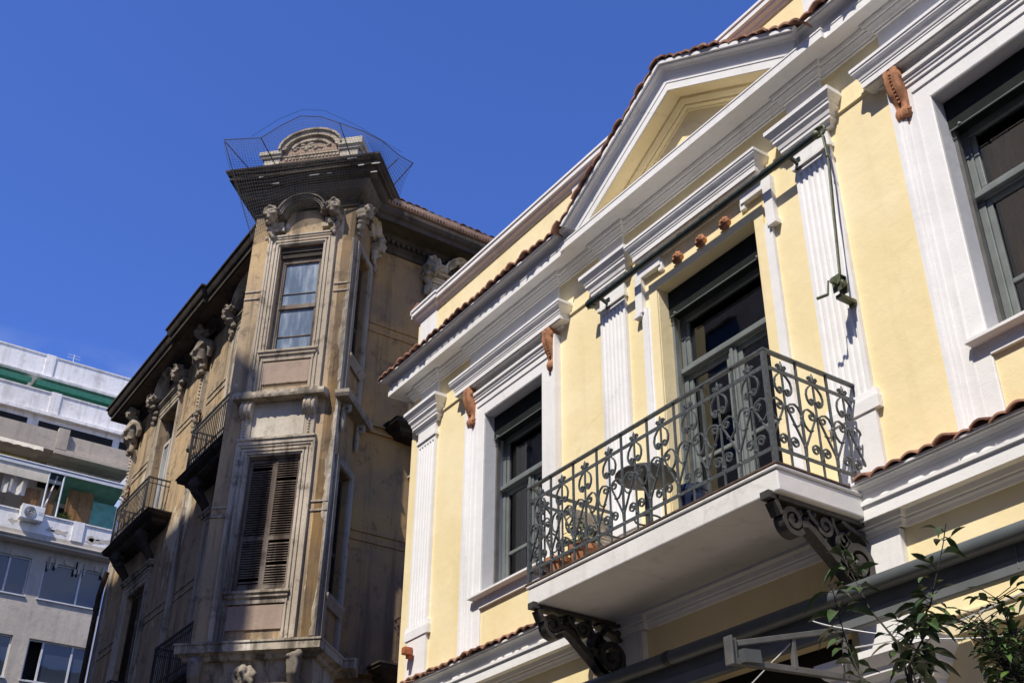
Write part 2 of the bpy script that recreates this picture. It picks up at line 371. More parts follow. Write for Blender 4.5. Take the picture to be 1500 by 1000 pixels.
# pilasters
def pilaster(uc, hw=.22, base=5.52):
    m = MB(YF); d = .045; z1 = 8.74; z0 = 6.24; nf = 6; pts = [(uc-hw,0),(uc-hw,-d)]; fw_ = (2*hw-.05)/nf; u = uc-hw+.025
    prof = [(uc-hw,.02),(uc-hw,-d)]
    for i in range(nf):
        a = u+i*fw_; gap = fw_*.16
        prof += [(a+gap,-d),(a+gap*1.6,-d+.011),(a+fw_/2,-d+.017),(a+fw_-gap*1.6,-d+.011),(a+fw_-gap,-d)]
    prof += [(uc+hw,-d),(uc+hw,.02)]
    m.prismz(prof, z0, z1)
    m.box(uc-hw,uc+hw,-d,.02,z1,8.80)                             # flute stop
    P = lambda e,zs: m.sweep([(uc-hw,.02),(uc-hw,0),(uc+hw,0),(uc+hw,.02)],zs)
    m.box(uc-hw-.02,uc+hw+.02,-d-.02,.02,8.803,8.845)              # astragal
    m.box(uc-hw,uc+hw,-d,.02,8.845,9.0)
    m.sweep([(uc-hw,.02),(uc-hw,0),(uc+hw,0),(uc+hw,.02)],[(0,6.06),(d+.010,6.065),(d+.010,6.17),(d+.005,6.2),(d,6.24),(0,6.24)])   # base block
    m.box(uc-hw,uc+hw,-d+.004,.02,base,6.068)                     # plinth
    o = m.build('pilaster','white_paint',Y,smooth=0)
    m = MB(YF); m.sweep([(uc-hw,.02),(uc-hw,0),(uc+hw,0),(uc+hw,.02)],[(0,9.0),(d+.01,9.0),(d+.018,9.03),(d+.05,9.06),(d+.05,9.10),(d+.06,9.103),(d+.068,9.14),(d+.095,9.18),(d+.095,9.215),(d+.105,9.22),(d+.112,9.24),(d+.15,9.29),(d+.15,9.335),(0,9.335)])
    m.build('capital','white_paint',o,smooth=0)
    m = MB(YF); m.box(uc-hw,uc+hw,-.04,.02,9.337,9.637); m.build('frieze_block','white_paint',o,smooth=0)
    # lower storey pier under the string course
    m = MB(YF); hw2 = hw+.04; m.box(uc-hw2,uc+hw2,-.06,.02,4.05,5.03); m.box(uc-hw2,uc+hw2,-.06,.02,0,3.5); m.box(uc-hw2-.03,uc+hw2+.03,-.09,.02,0.01,.5)
    m.sweep([(uc-hw2,.02),(uc-hw2,0),(uc+hw2,0),(uc+hw2,.02)],[(0,3.5),(.08,3.5),(.08,3.62),(.06,3.64),(.06,3.74),(.10,3.76),(.13,3.82),(.13,3.87),(.15,3.88),(.17,3.93),(.21,3.97),(.21,4.01),(.23,4.02),(.28,4.08),(.28,4.13),(0,4.16)])
    each(m,'pier','white_paint',o,smooth=0)
for uc,hw in ((-5.56,.235),(-1.46,.22),(1.56,.22),(5.56,.235)): pilaster(uc,hw)
# entablature: bed moulding, soffit, fascia with break-outs
def stepped(steps, yb=.3):
    """plan path with break-outs: list of (u0,u1,projection) over the base line"""
    e = -6.06; p = [(e,yb),(e,0)]
    for a,b,q in steps: p += [(a,0),(a,-q),(b,-q),(b,0)]
    p += [(6.06,0),(6.06,yb)]; return p
bk = [(-5.56-.235,-5.56+.235,.04),(-4.49,-2.49,.035),(-1.68,-1.24,.04),(1.34,1.78,.04),(2.49,4.49,.035),(5.56-.235,5.56+.235,.04)]
m = MB(YF)
m.sweep(stepped(bk),[(0,9.635),(.018,9.638),(.018,9.662),(.03,9.665),(.045,9.69),(.068,9.712),(.068,9.728),(.088,9.732),(.10,9.752),(.10,9.775),(0,9.775)])
m.build('bed_moulding','white_paint',Y,smooth=0)
m = MB(YF); m.sweep(stepped([(-1.76,1.83,.045)]),[(0,9.775),(.15,9.775),(.27,9.77),(.27,9.758),(.285,9.755),(.285,9.842),(.292,9.848),(.292,9.866),(0,9.87)])
m.build('main_cornice','white_paint',Y,smooth=0)
CY = [(0,9.868),(.262,9.868),(.262,9.90),(.268,9.93),(.285,9.955),(.31,9.972),(.34,9.982),(.375,9.986),(.378,9.999),(.392,10.002),(.392,10.022),(0,10.03)]
m = MB(YF)
m.sweep([(-6.06,.3),(-6.06,0),(-1.80,0)],CY); m.sweep([(1.80,0),(6.06,0),(6.06,.3)],CY); each(m,'cornice_cyma','slab_paint',Y,smooth=20)
def tile_row(m, pa, pb, out, d0, d1, drop, pitch=.155, th=.018, amp=.023, jit=.011, nsub=8):
    """row of barrel tiles from pa to pb; out = unit outward dir; edge hangs at distance d1"""
    pa,pb,out = Vector(pa),Vector(pb),Vector(out); L = (pb-pa).length; t = (pb-pa)/L; n = max(1,round(L/pitch)); pit = L/n; upv = t.cross(out);
    if upv.z < 0: upv = -upv
    for i in range(n):
        dz = random.uniform(-jit,jit); dd = random.uniform(-jit,jit)*2; tw = random.uniform(-.02,.02)
        rows = []
        for j in range(nsub+1):
            x = pit*(j/nsub)*1.0; s = j/nsub; h = amp*math.sin(math.pi*s)*1.5-amp*.4 + tw*(s-.5)
            a = pa+t*(i*pit+x)
            q0 = a+out*d0+upv*(h+drop+dz); q1 = a+out*(d1+dd)+upv*(h+dz)
            rows.append([q0, q1, q1-upv*th*1.2, q0-upv*th*1.2])
        m.grid(rows, True); m.add(rows[0],[(0,1,2,3)]); m.add(rows[-1],[(0,1,2,3)])
m = MB(YF)
tile_row(m,(-6.06-.40,0,10.055),(-1.95,0,10.055),(0,-1,0),-.0,.435,.06)
tile_row(m,(1.95,0,10.055),(6.06+.40,0,10.055),(0,-1,0),-.0,.435,.06)
tile_row(m,(-6.06,.3,10.055),(-6.06,-.38,10.055),(-1,0,0),-.0,.435,.06)
each(m,'tile_edge','roof_tile',Y,smooth=35)
# pediment
SL = .585; cs = 1/math.hypot(1,SL); sn = SL*cs
mp_ = MB(YF)
APX = 10.80; HB = 1.62                               # apex of the raking soffit edge, half base
def rake_prof(k): return [(p, h) for p,h in k]
path = [(-2.36,APX-SL*2.36),(0,APX),(2.36,APX-SL*2.36)]
RP = [(.04,-.045),(.20,-.045),(.31,-.045),(.318,-.05),(.33,-.05),(.33,.035),(.337,.04),(.337,.06),(.315,.063),(.315,.11),(.322,.15),(.34,.185),(.37,.21),(.41,.222),(.413,.24),(.435,.243),(.435,.285),(.04,.29)]
m = MB(YF)
rows = []
for side in (-1,1):
    # each rake is cut off vertically by its return on the horizontal cornice
    rws = []
    for q in ('out','apex'):
        row = []
        for p,h in RP:
            z_apex = APX+h/cs
            if q=='apex': row.append((0,-p,z_apex))
            else:
                zl = 9.872 if h<.06 else 9.872+(h-.055)*.62       # meets the level moulding
                u = (z_apex-zl)/SL; row.append((side*u,-p,zl))
        rws.append(row)
    m.grid(rws); m.add(rws[0],[tuple(range(len(RP)))])
P = m.build('pediment','white_paint',Y,smooth=0)
m = MB(YF)
m.prism([(-1.62,9.85),(1.62,9.85),(0,9.85+1.62*SL)],-.03,.2)
for s in (-1,1): m.add([(0,-.31,APX-.047/cs),(s*1.58,-.31,APX-.047/cs-1.58*SL),(s*1.58,-.04,APX-.047/cs-1.58*SL),(0,-.04,APX-.047/cs)],[(0,1,2,3)])
ti = [(-1.50,9.84),(0,9.84+1.50*SL),(1.50,9.84)]
m.sweepf(ti,[(.02,-.11),(.045,-.11),(.05,-.09),(.085,-.075),(.085,-.05),(.10,-.045),(.14,-.01),(.14,.03),(.02,.03)])
m.build('tympanum','yellow_stucco',P,smooth=0)
m = MB(YF)
for side in (-1,1):
    b = Vector((0,0,APX+.30/cs+.012)); a = Vector((side*2.02,0,b.z-2.02*SL))
    if side<0: tile_row(m,a,b,(0,-1,0),-.0,.465,.03,amp=.016,th=.020)
    else: tile_row(m,b,a,(0,-1,0),-.0,.465,.03,amp=.016,th=.020)
m.build('pediment_tiles','roof_tile',P,smooth=35)
m = MB(YF); m.prism([(-2.1,9.86),(2.1,9.86),(0,9.86+2.1*SL)],.02,1.2); m.build('pediment_back','yellow_stucco',P,smooth=0)
# parapet (attic) with cap
m = MB(YF); m.box(-6.06,6.06,.03,.3,10.0,11.0); m.build('parapet','yellow_stucco',Y,smooth=0)
m = MB(YF)
for a,b in ((-6.0,-5.53),(5.53,6.0),(1.72,2.2),(-2.2,-1.72)): m.box(a,b,-.01,.1,10.0,11.0)
each(m,'parapet_pier','white_paint',Y,smooth=0)
m = MB(YF); m.sweep([(-6.08,.4),(-6.08,0),(-6.03,0),(-6.03,-.025),(-5.50,-.025),(-5.50,0),(5.50,0),(5.50,-.025),(6.03,-.025),(6.03,0),(6.08,0),(6.08,.4)],
   [(-.05,10.96),(.0,10.97),(.01,11.0),(.05,11.02),(.055,11.05),(.085,11.06),(.085,11.13),(.10,11.135),(.10,11.17),(-.05,11.2)]); m.build('parapet_cap','white_paint',Y,smooth=0)
m = MB(YF); tile_row(m,(-6.2,.1,11.195),(6.2,.1,11.195),(0,-1,0),-.1,.15,.06,amp=.010,th=.010); tile_row(m,(-6.08,.5,11.195),(-6.08,-.1,11.195),(-1,0,0),-.1,.118,.06,amp=.010,th=.010); m.build('cap_tiles','roof_tile',Y,smooth=35)
# hoods over windows and door
HOOD = [(0,9.03),(.13,9.03),(.13,9.045),(.15,9.04),(.15,9.10),(.157,9.105),(.157,9.125),(.165,9.13),(.17,9.15),(.19,9.18),(.205,9.205),(.205,9.225),(.215,9.23),(.215,9.262),(0,9.29)]
def hood(uc,hw,nm='hood'):
    m = MB(YF); m.sweep([(uc-hw,.02),(uc-hw,0),(uc+hw,0),(uc+hw,.02)],HOOD)
    m.sweep([(uc-hw,.02),(uc-hw,0),(uc+hw,0),(uc+hw,.02)],[(0,8.99),(.022,8.99),(.024,9.008),(.05,9.012),(.05,9.032),(0,9.032)])
    return m.build(nm,'white_paint',Y,smooth=0)
hood(-3.49,1.03); hood(3.49,1.03); hood(0,.80)
m = MB(YF)
for uc in (-3.49,3.49): m.box(uc-1.0,uc+1.0,-.035,.02,9.29,9.637)
each(m,'frieze_panel','white_paint',Y,smooth=0)
# terracotta corbels
def corbel(uc):
    m = MB(YF); P0 = [(.02,9.03),(.155,9.03),(.165,8.99),(.16,8.95),(.165,8.90),(.15,8.82),(.115,8.74),(.085,8.68),(.075,8.63),(.095,8.60),(.105,8.56),(.09,8.52),(.06,8.505),(.03,8.51),(.0,8.53),(0,8.9)]
    rows = []
    for s,k in ((-.07,.86),(-.052,1.),(-.018,1.0),(-.012,.90),(.012,.90),(.018,1.0),(.052,1.),(.07,.86)):
        rows.append([(uc+s*(1.06 if z>8.8 else .9),-p*k,z) for p,z in P0])
    m.grid(rows,True); m.add(rows[0],[tuple(range(len(P0)))]); m.add(rows[-1],[tuple(range(len(P0)))])
    m.box(uc-.075,uc+.075,-.14,.02,9.005,9.031)
    for i in range(9):
        z = 8.97-i*.036; p = .163-.075*max(0,(8.90-z)/.25)**1.1; m.ball((uc,-p*.92,z),.014,6,4)
    for s in (-1,1): m.tube([(uc+s*.055,-.045-.022*math.cos(a),8.565+.03*math.sin(a)) for a in [i*.5 for i in range(13)]],.024,6); m.ball((uc+s*.068,-.10,8.95),(.016,.05,.05),8,6)
    m.box(uc-.03,uc+.03,-.05,.0,8.45,8.51)
    return m.build('corbel','terracotta',Y,smooth=40)
c0 = corbel(-4.38)
for d in (1.78,6.98,8.76): copy_tree(c0,Y,(d,0,0))
# rosettes over the door
def rosette(uc):
    m = MB(YF); z = 8.80
    for k in range(8):
        a = k*math.pi/4; m.ball((uc+.045*math.cos(a),-.045,z+.045*math.sin(a)),(.03,.022,.03),8,6)
    m.ball((uc,-.065,z),(.026,.022,.026),8,6); m.prism([(uc+.062*math.cos(i*math.pi/8),z+.062*math.sin(i*math.pi/8)) for i in range(16)],-.035,.01)
    return m.build('rosette','terracotta',Y,smooth=50)
r0 = rosette(-.36)
for d in (.36,.72): copy_tree(r0,Y,(d,0,0))
# windows
def casing_prof(wd,d=.05): return [(0,wd),(d+.04,wd),(d+.04,wd-.035),(d+.018,wd-.045),(d+.018,wd-.075),(d+.006,wd-.08),(d+.006,wd-.115),(d-.01,wd-.12),(d-.01,wd-.20),(d-.024,wd-.205),(d-.024,.012),(d-.03,0),(0,0)]
def window(uc,hw,z0,z1,door=False):
    W = MB(YF)
    y = .27; fwd = .07
    for a,b in ((uc-hw,uc-hw+fwd),(uc+hw-fwd,uc+hw)): W.box(a,b,y,y+.07,z0,z1)
    W.box(uc-hw+fwd,uc+hw-fwd,y,y+.07,z1-.36,z1); zt = 7.60 if not door else 7.66
    W.box(uc-hw+fwd,uc+hw-fwd,y-.015,y+.068,zt-.045,zt+.045); W.box(uc-hw+.01,uc+hw-.01,y-.055,y+.05,zt-.03,zt+.022); W.box(uc-hw+fwd,uc+hw-fwd,y,y+.07,z0,z0+.07)
    W.box(uc-.055,uc+.055,y-.012,y+.066,z0+.07,zt-.045); W.box(uc-.02,uc+.02,y-.032,y-.01,z0+.08,zt-.05)
    for s in (-1,1):
        a,b = (uc-hw+fwd,uc-.055) if s<0 else (uc+.055,uc+hw-fwd)
        st = .055; W.box(a,a+st,y+.012,y+.05,z0+.07,zt-.045); W.box(b-st,b,y+.012,y+.05,z0+.07,zt-.045)
        W.box(a+st,b-st,y+.012,y+.05,zt-.045-st,zt-.045); W.box(a+st,b-st,y+.012,y+.05,z0+.07,z0+.07+(st if not door else .5))
        if not door: W.box(a+st,b-st,y+.015,y+.045,z0+.52,z0+.56)
        else: W.box(a+st,b-st,y+.015,y+.045,z0+1.25,z0+1.29)
    W.box(uc-hw+fwd,uc+hw-fwd,y+.01,y+.05,zt+.045,zt+.09); W.box(uc-hw+fwd,uc-hw+fwd+.05,y+.012,y+.05,zt+.09,z1-.36); W.box(uc+hw-fwd-.05,uc+hw-fwd,y+.012,y+.05,zt+.09,z1-.36)
    f = W.build('balcony_door' if door else 'window','window_green',Y,smooth=0,bevel=.006)
    m = MB(YF); a,b = uc-hw+fwd+.03,uc+hw-fwd-.03
    m.add([(a,y+.034,z0+.1),(b,y+.034,z0+.1),(b,y+.034,z1-.34),(a,y+.034,z1-.34)],[(0,1,2,3)]); m.build('pane','pane_glass',f,smooth=0)
    m = MB(YF); m.box(uc-hw+.003,uc+hw-.003,.13,.262,z1-.29,z1-.004); m.box(uc-hw+.012,uc+hw-.012,.122,.14,z1-.325,z1-.285)
    m.build('shutter_box','shutter_dark',f,smooth=0)
    m = MB(YF); m.tube([(uc-hw+.02,.112,z1-.335),(uc+hw-.02,.112,z1-.335)],.008,6); m.ball((uc-hw+.12,.105,z1-.325),.018,8,6); m.ball((uc+hw-.12,.105,z1-.325),.018,8,6); m.build('shutter_rod','window_green',f)
    m = MB(YF)
    for s in (-1,1):
        a = uc+s*hw; m.box(min(a,a-s*.035),max(a,a-s*.035),.16,.21,z0,z1-.3); 
    each(m,'shutter_rail','light_metal' if not door else 'window_green',f,smooth=0)
    for a,b in () if door else ((uc-hw+.14,uc-hw+.32),(uc+hw-.30,uc+hw-.14)):
        rows = [[(a+(b-a)*i/12,.46+.025*math.sin(i*1.9),z0+.05),(a+(b-a)*i/12,.46+.025*math.sin(i*1.9),z1-.3)] for i in range(13)]; m = MB(YF); m.grid(rows); m.build('curtain','curtain_cloth',f,smooth=60)
    if not door:
        m = MB(YF); cz = .36
        m.sweepf([(uc-hw,5.52),(uc-hw,z1),(uc+hw,z1),(uc+hw,5.52)],casing_prof(cz)); m.build('surround','white_paint',f,smooth=0)
        m = MB(YF); m.box(uc-hw-.003,uc+hw+.003,-.035,.05,z0-.16,z0-.038); m.sweep([(uc-hw-.06,.0),(uc-hw-.06,-.03),(uc+hw+.06,-.03),(uc+hw+.06,0)],[(-.03,z0-.05),(.05,z0-.05),(.07,z0-.04),(.085,z0-.035),(.085,z0-.01),(-.03,z0+.012)])
        m.box(uc-hw+.002,uc+hw-.002,-.02,.3,z0-.05,z0+.008); each(m,'sill','white_paint',f,smooth=0)
        m = MB(YF)
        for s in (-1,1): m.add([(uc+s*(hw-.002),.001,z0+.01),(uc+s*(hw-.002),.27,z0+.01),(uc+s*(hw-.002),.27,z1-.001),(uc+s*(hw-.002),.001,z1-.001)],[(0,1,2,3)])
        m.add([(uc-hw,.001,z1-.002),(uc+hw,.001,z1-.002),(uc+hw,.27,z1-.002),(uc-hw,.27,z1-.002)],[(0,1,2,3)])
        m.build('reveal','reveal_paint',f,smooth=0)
    return f
w0 = window(-3.49,.63,6.2,8.58); copy_tree(w0,Y,(6.98,0,0))
dr = window(0,.73,5.36,8.62,True)
# door surround: thin white eared strips and a raised yellow frame
m = MB(YF); m.sweepf([(-.73,5.4),(-.73,8.62),(.73,8.62),(.73,5.4)],[(0,.13),(.02,.13),(.02,.005),(0,.005)]); m.build('raised_frame','yellow_stucco',dr,smooth=0)
for s in (-1,1):
    m = MB(YF); e = lambda a,b: (min(s*a,s*b),max(s*a,s*b))
    p = .04
    m.box(*e(.88,.97),-p,.01,5.4,8.46); m.box(*e(.855,.88),-.022,.01,5.4,8.46)
    m.box(*e(.93,1.04),-p-.025,.01,8.42,8.86); m.box(*e(.955,1.06),-p-.04,.01,8.38,8.43)
    m.box(*e(.62,1.04),-p-.02,.01,8.862,8.96); m.box(*e(.60,.66),-p-.005,.01,8.80,8.90)
    m.build('eared_architrave','white_paint',dr,smooth=0)
# lower string course
m = MB(YF); bk2 = [(-5.84,-5.28,.05),(-1.74,-1.18,.05),(1.28,1.84,.05),(5.28,5.84,.05)]
m.sweep(stepped(bk2),[(0,5.03),(.02,5.033),(.03,5.06),(.045,5.075),(.045,5.092),(.062,5.096),(.075,5.138),(0,5.14)])
m.sweep(stepped([]),[(0,5.138),(.155,5.136),(.155,5.128),(.168,5.125),(.168,5.225),(.174,5.232),(.188,5.235),(.188,5.262),(.165,5.265),(.165,5.30),(.17,5.335),(.182,5.36),(.205,5.378),(.225,5.384),(.228,5.397),(.24,5.40),(.24,5.42),(0,5.45)])
m.build('string_course','white_paint',Y,smooth=0)
m = MB(YF)
for a,b in ((-6.40,-1.63),(1.63,6.4)): tile_row(m,(a,0,5.435),(b,0,5.435),(0,-1,0),-.0,.275,.10,amp=.020,th=.014)
each(m,'course_tiles','roof_tile',Y,smooth=35)
# balcony
m = MB(YF); m.box(-1.61,1.61,-1.07,.0,5.15,5.32); m.box(-1.625,1.625,-1.085,.0,5.324,5.355)
B = m.build('balcony','slab_paint',Y,smooth=0,bevel=.012)
m = MB(YF); m.box(-1.63,1.63,-1.09,-1.02,5.357,5.372); m.box(1.57,1.63,-1.02,-.3,5.357,5.372); m.box(-1.63,-1.57,-1.02,-.3,5.357,5.372); m.build('edge_strip','rust_iron',B,smooth=0)
ZR0,ZR1,ZR2,ZT = 5.385,5.50,6.20,6.345
m = MB(YF)
for a,b in (((-1.6,-1.06),(1.6,-1.06)),((1.6,-1.06),(1.6,-.01)),((-1.6,-1.06),(-1.6,-.01))):
    d = (Vector(b)-Vector(a)).normalized()*.02
    A = (a[0]-d.x,a[1]-d.y); Bq = (b[0]+d.x,b[1]+d.y)
    m.beam((*A,ZT),(*Bq,ZT),.042,.018); m.beam((*a,ZR2),(*b,ZR2),.012,.03); m.beam((*a,ZR1),(*b,ZR1),.012,.028)
for u,y in ((-1.6,-1.06),(1.6,-1.06)): m.box(u-.018,u+.018,y-.018,y+.018,5.36,ZT); 
for u in (-1.6,1.6): m.box(u-.014,u+.014,-.03,-.006,5.36,ZT)
m.build('handrail','iron',B,smooth=0)
def scroll_panel(org, ax, last=False):
    """one .355 m bay of the railing: bars, paired C scrolls, diagonals, volutes, finial; ax = direction along the rail"""
    W2 = .3555; m = MB((org[0]-7.01 if False else org[0],org[1],ax)); c = W2/2
    fl = (0,1,0)
    def strip(pts, wd=.006, hh=.008): m.tube([(c+x,0,z) for x,z in pts], [(hh,wd)]*len(pts), flat=(0,1,0))
    m.box(-.009,.009,-.009,.009,5.36,ZT-.01)
    if last: m.box(W2-.009,W2+.009,-.009,.009,5.36,ZT-.01)
    m.box(c-.007,c+.007,-.007,.007,ZR1-.11,ZR2+.02)
    for s in (-1,1):
        S = lambda P: [(s*x,z) for x,z in P]
        # upper C scroll hanging from the second rail
        strip(S(spiral(.044,6.032,.008,.030,180,1.25,18)+[(.066,6.012),(.086,6.045),(.092,6.085),(.080,6.13),(.05,6.165),(.014,6.19)]))
        # large middle loop that rests against the side bar and ends in a free tail
        strip(S(spiral(.064,5.892,.010,.042,180,-1.25,20)+[(.098,5.945),(.135,5.928),(.160,5.885),(.166,5.84),(.150,5.79),(.118,5.758),(.085,5.752),(.065,5.768)]))
        # straight diagonal from the collar to the foot of the side bar
        strip(S([(.008,5.905),(.05,5.825),(.11,5.71),(.166,5.60),(.171,5.53)]))
        # foot volutes springing from the bottom rail
        strip(S([(.012,5.51),(.011,5.56)]+spiral(.060,5.60,.048,.010,180,-1.5,22)))
        # finial petals
        P = spiral(.038,6.245,.008,.02,270,1.0,10); strip(S(P+[(.012,6.225)]))
    m.tube([(c,0,ZR2+.02),(c,0,6.25),(c,0,6.272),(c,0,6.30)],[.008,.014,.012,.002],6); m.ball((c,0,6.225),.014,8,5)
    for z in (5.90,6.035,5.535): m.ball((c,0,z),(.02,.016,.014),8,5)
    for z in (ZR1,5.60,5.85): m.ball((0,0,z),(.015,.015,.02),8,5)
    m.tube([(c,0,ZR1-.11),(c+.006,0,ZR1-.13),(c-.004,0,ZR1-.145)],[.009,.007,.003],5)
    return m.build('scroll_panel','iron',B,smooth=40)
k0 = scroll_panel((-7.01-1.6,-1.06),0)
for i in range(1,9): copy_tree(k0,B,(i*.3555,0,0))
k1 = scroll_panel((-7.01+1.6,-1.06),90)
for j in range(3):
    for sgn in (0,1):
        if j or sgn: copy_tree(k1,B,(-3.2*sgn,j*.345,0))
# iron brackets
def bracket(uc):
    m = MB(YF); hw = .05
    def strip(pts,t=.018,w=hw): m.tube([(uc,-d,z) for d,z in pts],(t,w),flat=None) if 0 else m.grid([[ (uc-w,-d,z) for d,z in pts ],[ (uc+w,-d,z) for d,z in pts ]])
    def rib(pts,r=.022,w=hw):
        rows = []
        V = [Vector((d,z)) for d,z in pts]
        for i,p in enumerate(V):
            t = (V[min(len(V)-1,i+1)]-V[max(0,i-1)]).normalized(); n = Vector((-t.y,t.x))*r
            rows.append([(uc-w,-(p.x+n.x),p.y+n.y),(uc+w,-(p.x+n.x),p.y+n.y),(uc+w,-(p.x-n.x),p.y-n.y),(uc-w,-(p.x-n.x),p.y-n.y)])
        m.grid(rows,True); m.add(rows[0],[(0,1,2,3)]); m.add(rows[-1],[(0,1,2,3)])
    rib([(0.01,5.122),(.5,5.122),(1.03,5.122)],.016,.06); m.box(uc-.045,uc+.045,-1.115,-1.03,5.108,5.165)
    rib(spiral(.885,4.985,.02,.115,90,-1.65,30)+[(.80,5.08),(.98,5.10)][:0],.02)
    rib([(1.0,5.0),(1.03,5.06),(1.05,5.1)],.02)
    rib([(.80,4.97),(.74,4.98),(.66,4.93),(.5,4.80),(.36,4.69),(.27,4.62)],.026)
    rib([(.27,4.62),(.23,4.60),(.20,4.63)],.03); 
    rib([(.02,5.11),(.02,4.9),(.025,4.58)],.02)
    rib(spiral(.225,4.80,.03,.205,60,2.0,40),.028)
    rib(spiral(.55,5.015,.015,.085,200,1.4,20),.017); rib([(.63,5.0),(.70,5.05),(.72,5.1)],.018)
    rib(spiral(.375,4.93,.012,.07,20,-1.3,18),.016); rib([(.42,4.97),(.46,5.04),(.46,5.1)],.016); rib([(.10,4.97),(.16,5.03),(.28,5.06),(.36,5.1)],.018)
    for d,z,r in ((.885,4.985,.035),(.215,4.80,.05),(.55,5.015,.028),(.375,4.93,.026),(.65,5.08,.03),(.12,5.05,.035),(.44,4.85,.03)): m.ball((uc,-d,z),(.055,r,r),10,7)
    for k in range(30):
        a = random.uniform(0,1); d = .1+.75*a; z = 5.08-random.uniform(0,1)*(.42*(1-a)+.02); m.ball((uc,-d,z),(.046,random.uniform(.02,.045),random.uniform(.015,.03)),8,5,Matrix.Rotation(random.uniform(0,3),3,'X'))
    # web plate, pierced towards the slab
    m.prism([(0,0)]*0 or [(uc-.02,4.6),(uc+.02,4.6),(uc+.02,5.1),(uc-.02,5.1)],-.03,.0)
    return m.build('bracket','dark_iron',B,smooth=40)
b0 = bracket(-1.50); copy_tree(b0,B,(3.0,0,0))
# shopfront behind the awning
m = MB(YF)
for a,b in ((-4.9,-2.3),(-1,1),(2.2,4.9)):
    m.box(a,b,.3,.36,0,.5); m.box(a,b,.3,.36,3.0,3.1); m.box((a+b)/2-.04,(a+b)/2+.04,.3,.36,.5,3.0)
    m.box(a,a+.08,.298,.362,0,4.1); m.box(b-.08,b,.298,.362,0,4.1)
sf = m.build('shopfront','shutter_dark',Y,smooth=0)
m = MB(YF); m.sweep([(-4.95,0),(-1.79,0)],[(0,4.14),(.03,4.145),(.035,4.17),(.06,4.20),(.06,4.24),(0,4.26)]); m.sweep([(1.79,0),(5.27,0)],[(0,4.14),(.03,4.142),(.03,4.25),(.05,4.26),(.05,4.275),(0,4.28)]); each(m,'lintel_band','cream_stucco',sf,smooth=0)
# chimney and a small aerial on the roof, behind the parapet
m = MB(YF); m.tube([(-1.9,1.5,10.9),(-1.9,1.5,12.0)],.012,6)
for i in range(5): m.tube([(-2.1,1.5-.1*i+.2,11.95),(-1.7,1.5-.1*i+.2,11.95)],.006,5)
m.tube([(-1.9,1.2,11.95),(-1.9,1.75,11.95)],.008,5)
tag(m.build('aerial','light_metal'),'thin grey television aerial standing on the yellow house roof behind the pediment','aerial')
# ------------------------------------------------------------------ awning roller with winch
AR = thing('awning_roller','dark green awning roller pole mounted across two fluted pilasters with a hanging hand winch','awning roller',(-7.01,-.18,8.88))
m = MB(YF); zP = 8.885; yP = -.175
m.tube([(-1.70,yP,zP),(1.74,yP,zP)],.034,12); m.tube([(-1.72,yP,zP),(-1.63,yP,zP)],.05,14); m.tube([(-1.63,yP,zP),(-1.5,yP,zP)],.042,12)
for i in range(26):
    u = random.choice([random.uniform(-1.5,-.9),random.uniform(-.2,.6),random.uniform(.9,1.7),random.uniform(1,1.7)]); m.ball((u,yP-.01,zP+.03),(random.uniform(.02,.06),.014,.012),6,4)
m.build('pole','roller_green',AR,smooth=40)
m = MB(YF)
for u in (-1.52,1.4): m.beam((u,yP,zP),(u,-.04,zP-.05),.03); m.box(u-.03,u+.03,-.062,-.05,zP-.1,zP+.03)
m.build('bracket','roller_green',AR,smooth=0)
m = MB(YF); m.tube([(1.80+.055*math.cos(a),yP,zP+.055*math.sin(a)+.01) for a in [i*math.pi/8 for i in range(17)]],.014,8)
m.ball((1.75,yP,zP+.005),(.05,.045,.045),10,8); m.ball((1.80,yP-.01,zP+.04),(.05,.03,.02),8,6)
m.build('gear_ring','winch_green',AR,smooth=50)
WZ = 7.18; yW = yP-.06
m = MB(YF); m.tube([(1.82,yP,zP-.05),(1.835,yP,zP-.30)],.011,8); m.ball((1.836,yP,zP-.31),.02,8,6); m.tube([(1.836,yP,zP-.32),(1.80,yW,WZ+.08)],.010,8); m.tube([(1.815,yP+.03,zP-.04),(1.825,yP+.04,zP-.30),(1.79,yW+.03,WZ+.1)],.005,6)
m.build('rod','winch_green',AR)
m = MB(YF)
m.box(1.735,1.825,yW-.035,yW-.028,WZ-.08,WZ+.08); m.box(1.735,1.825,yW+.045,yW+.052,WZ-.08,WZ+.08); m.box(1.735,1.825,yW-.028,yW+.045,WZ+.07,WZ+.078)
m.tube([(1.80,yW-.05,WZ),(1.80,yW+.06,WZ)],.025,10); m.ball((1.80,yW+.01,WZ),(.034,.03,.045),10,8); m.box(1.725,1.785,yW+.0,-.045,WZ-.12,WZ-.085); m.box(1.72,1.775,-.075,-.045,WZ-.14,WZ-.07); m.box(1.77,1.80,yW-.1,yW-.05,WZ-.02,WZ+.02)
m.build('winch_box','winch_green',AR,smooth=30)
m = MB(YF); m.tube([(1.78,yW-.05,WZ),(1.745,yW-.09,WZ+.02),(1.73,yW-.10,WZ-.11)],.010,7); m.tube([(1.73,yW-.10,WZ-.11),(1.64,yW-.14,WZ-.12)],.014,8); m.build('crank_handle','winch_green',AR)
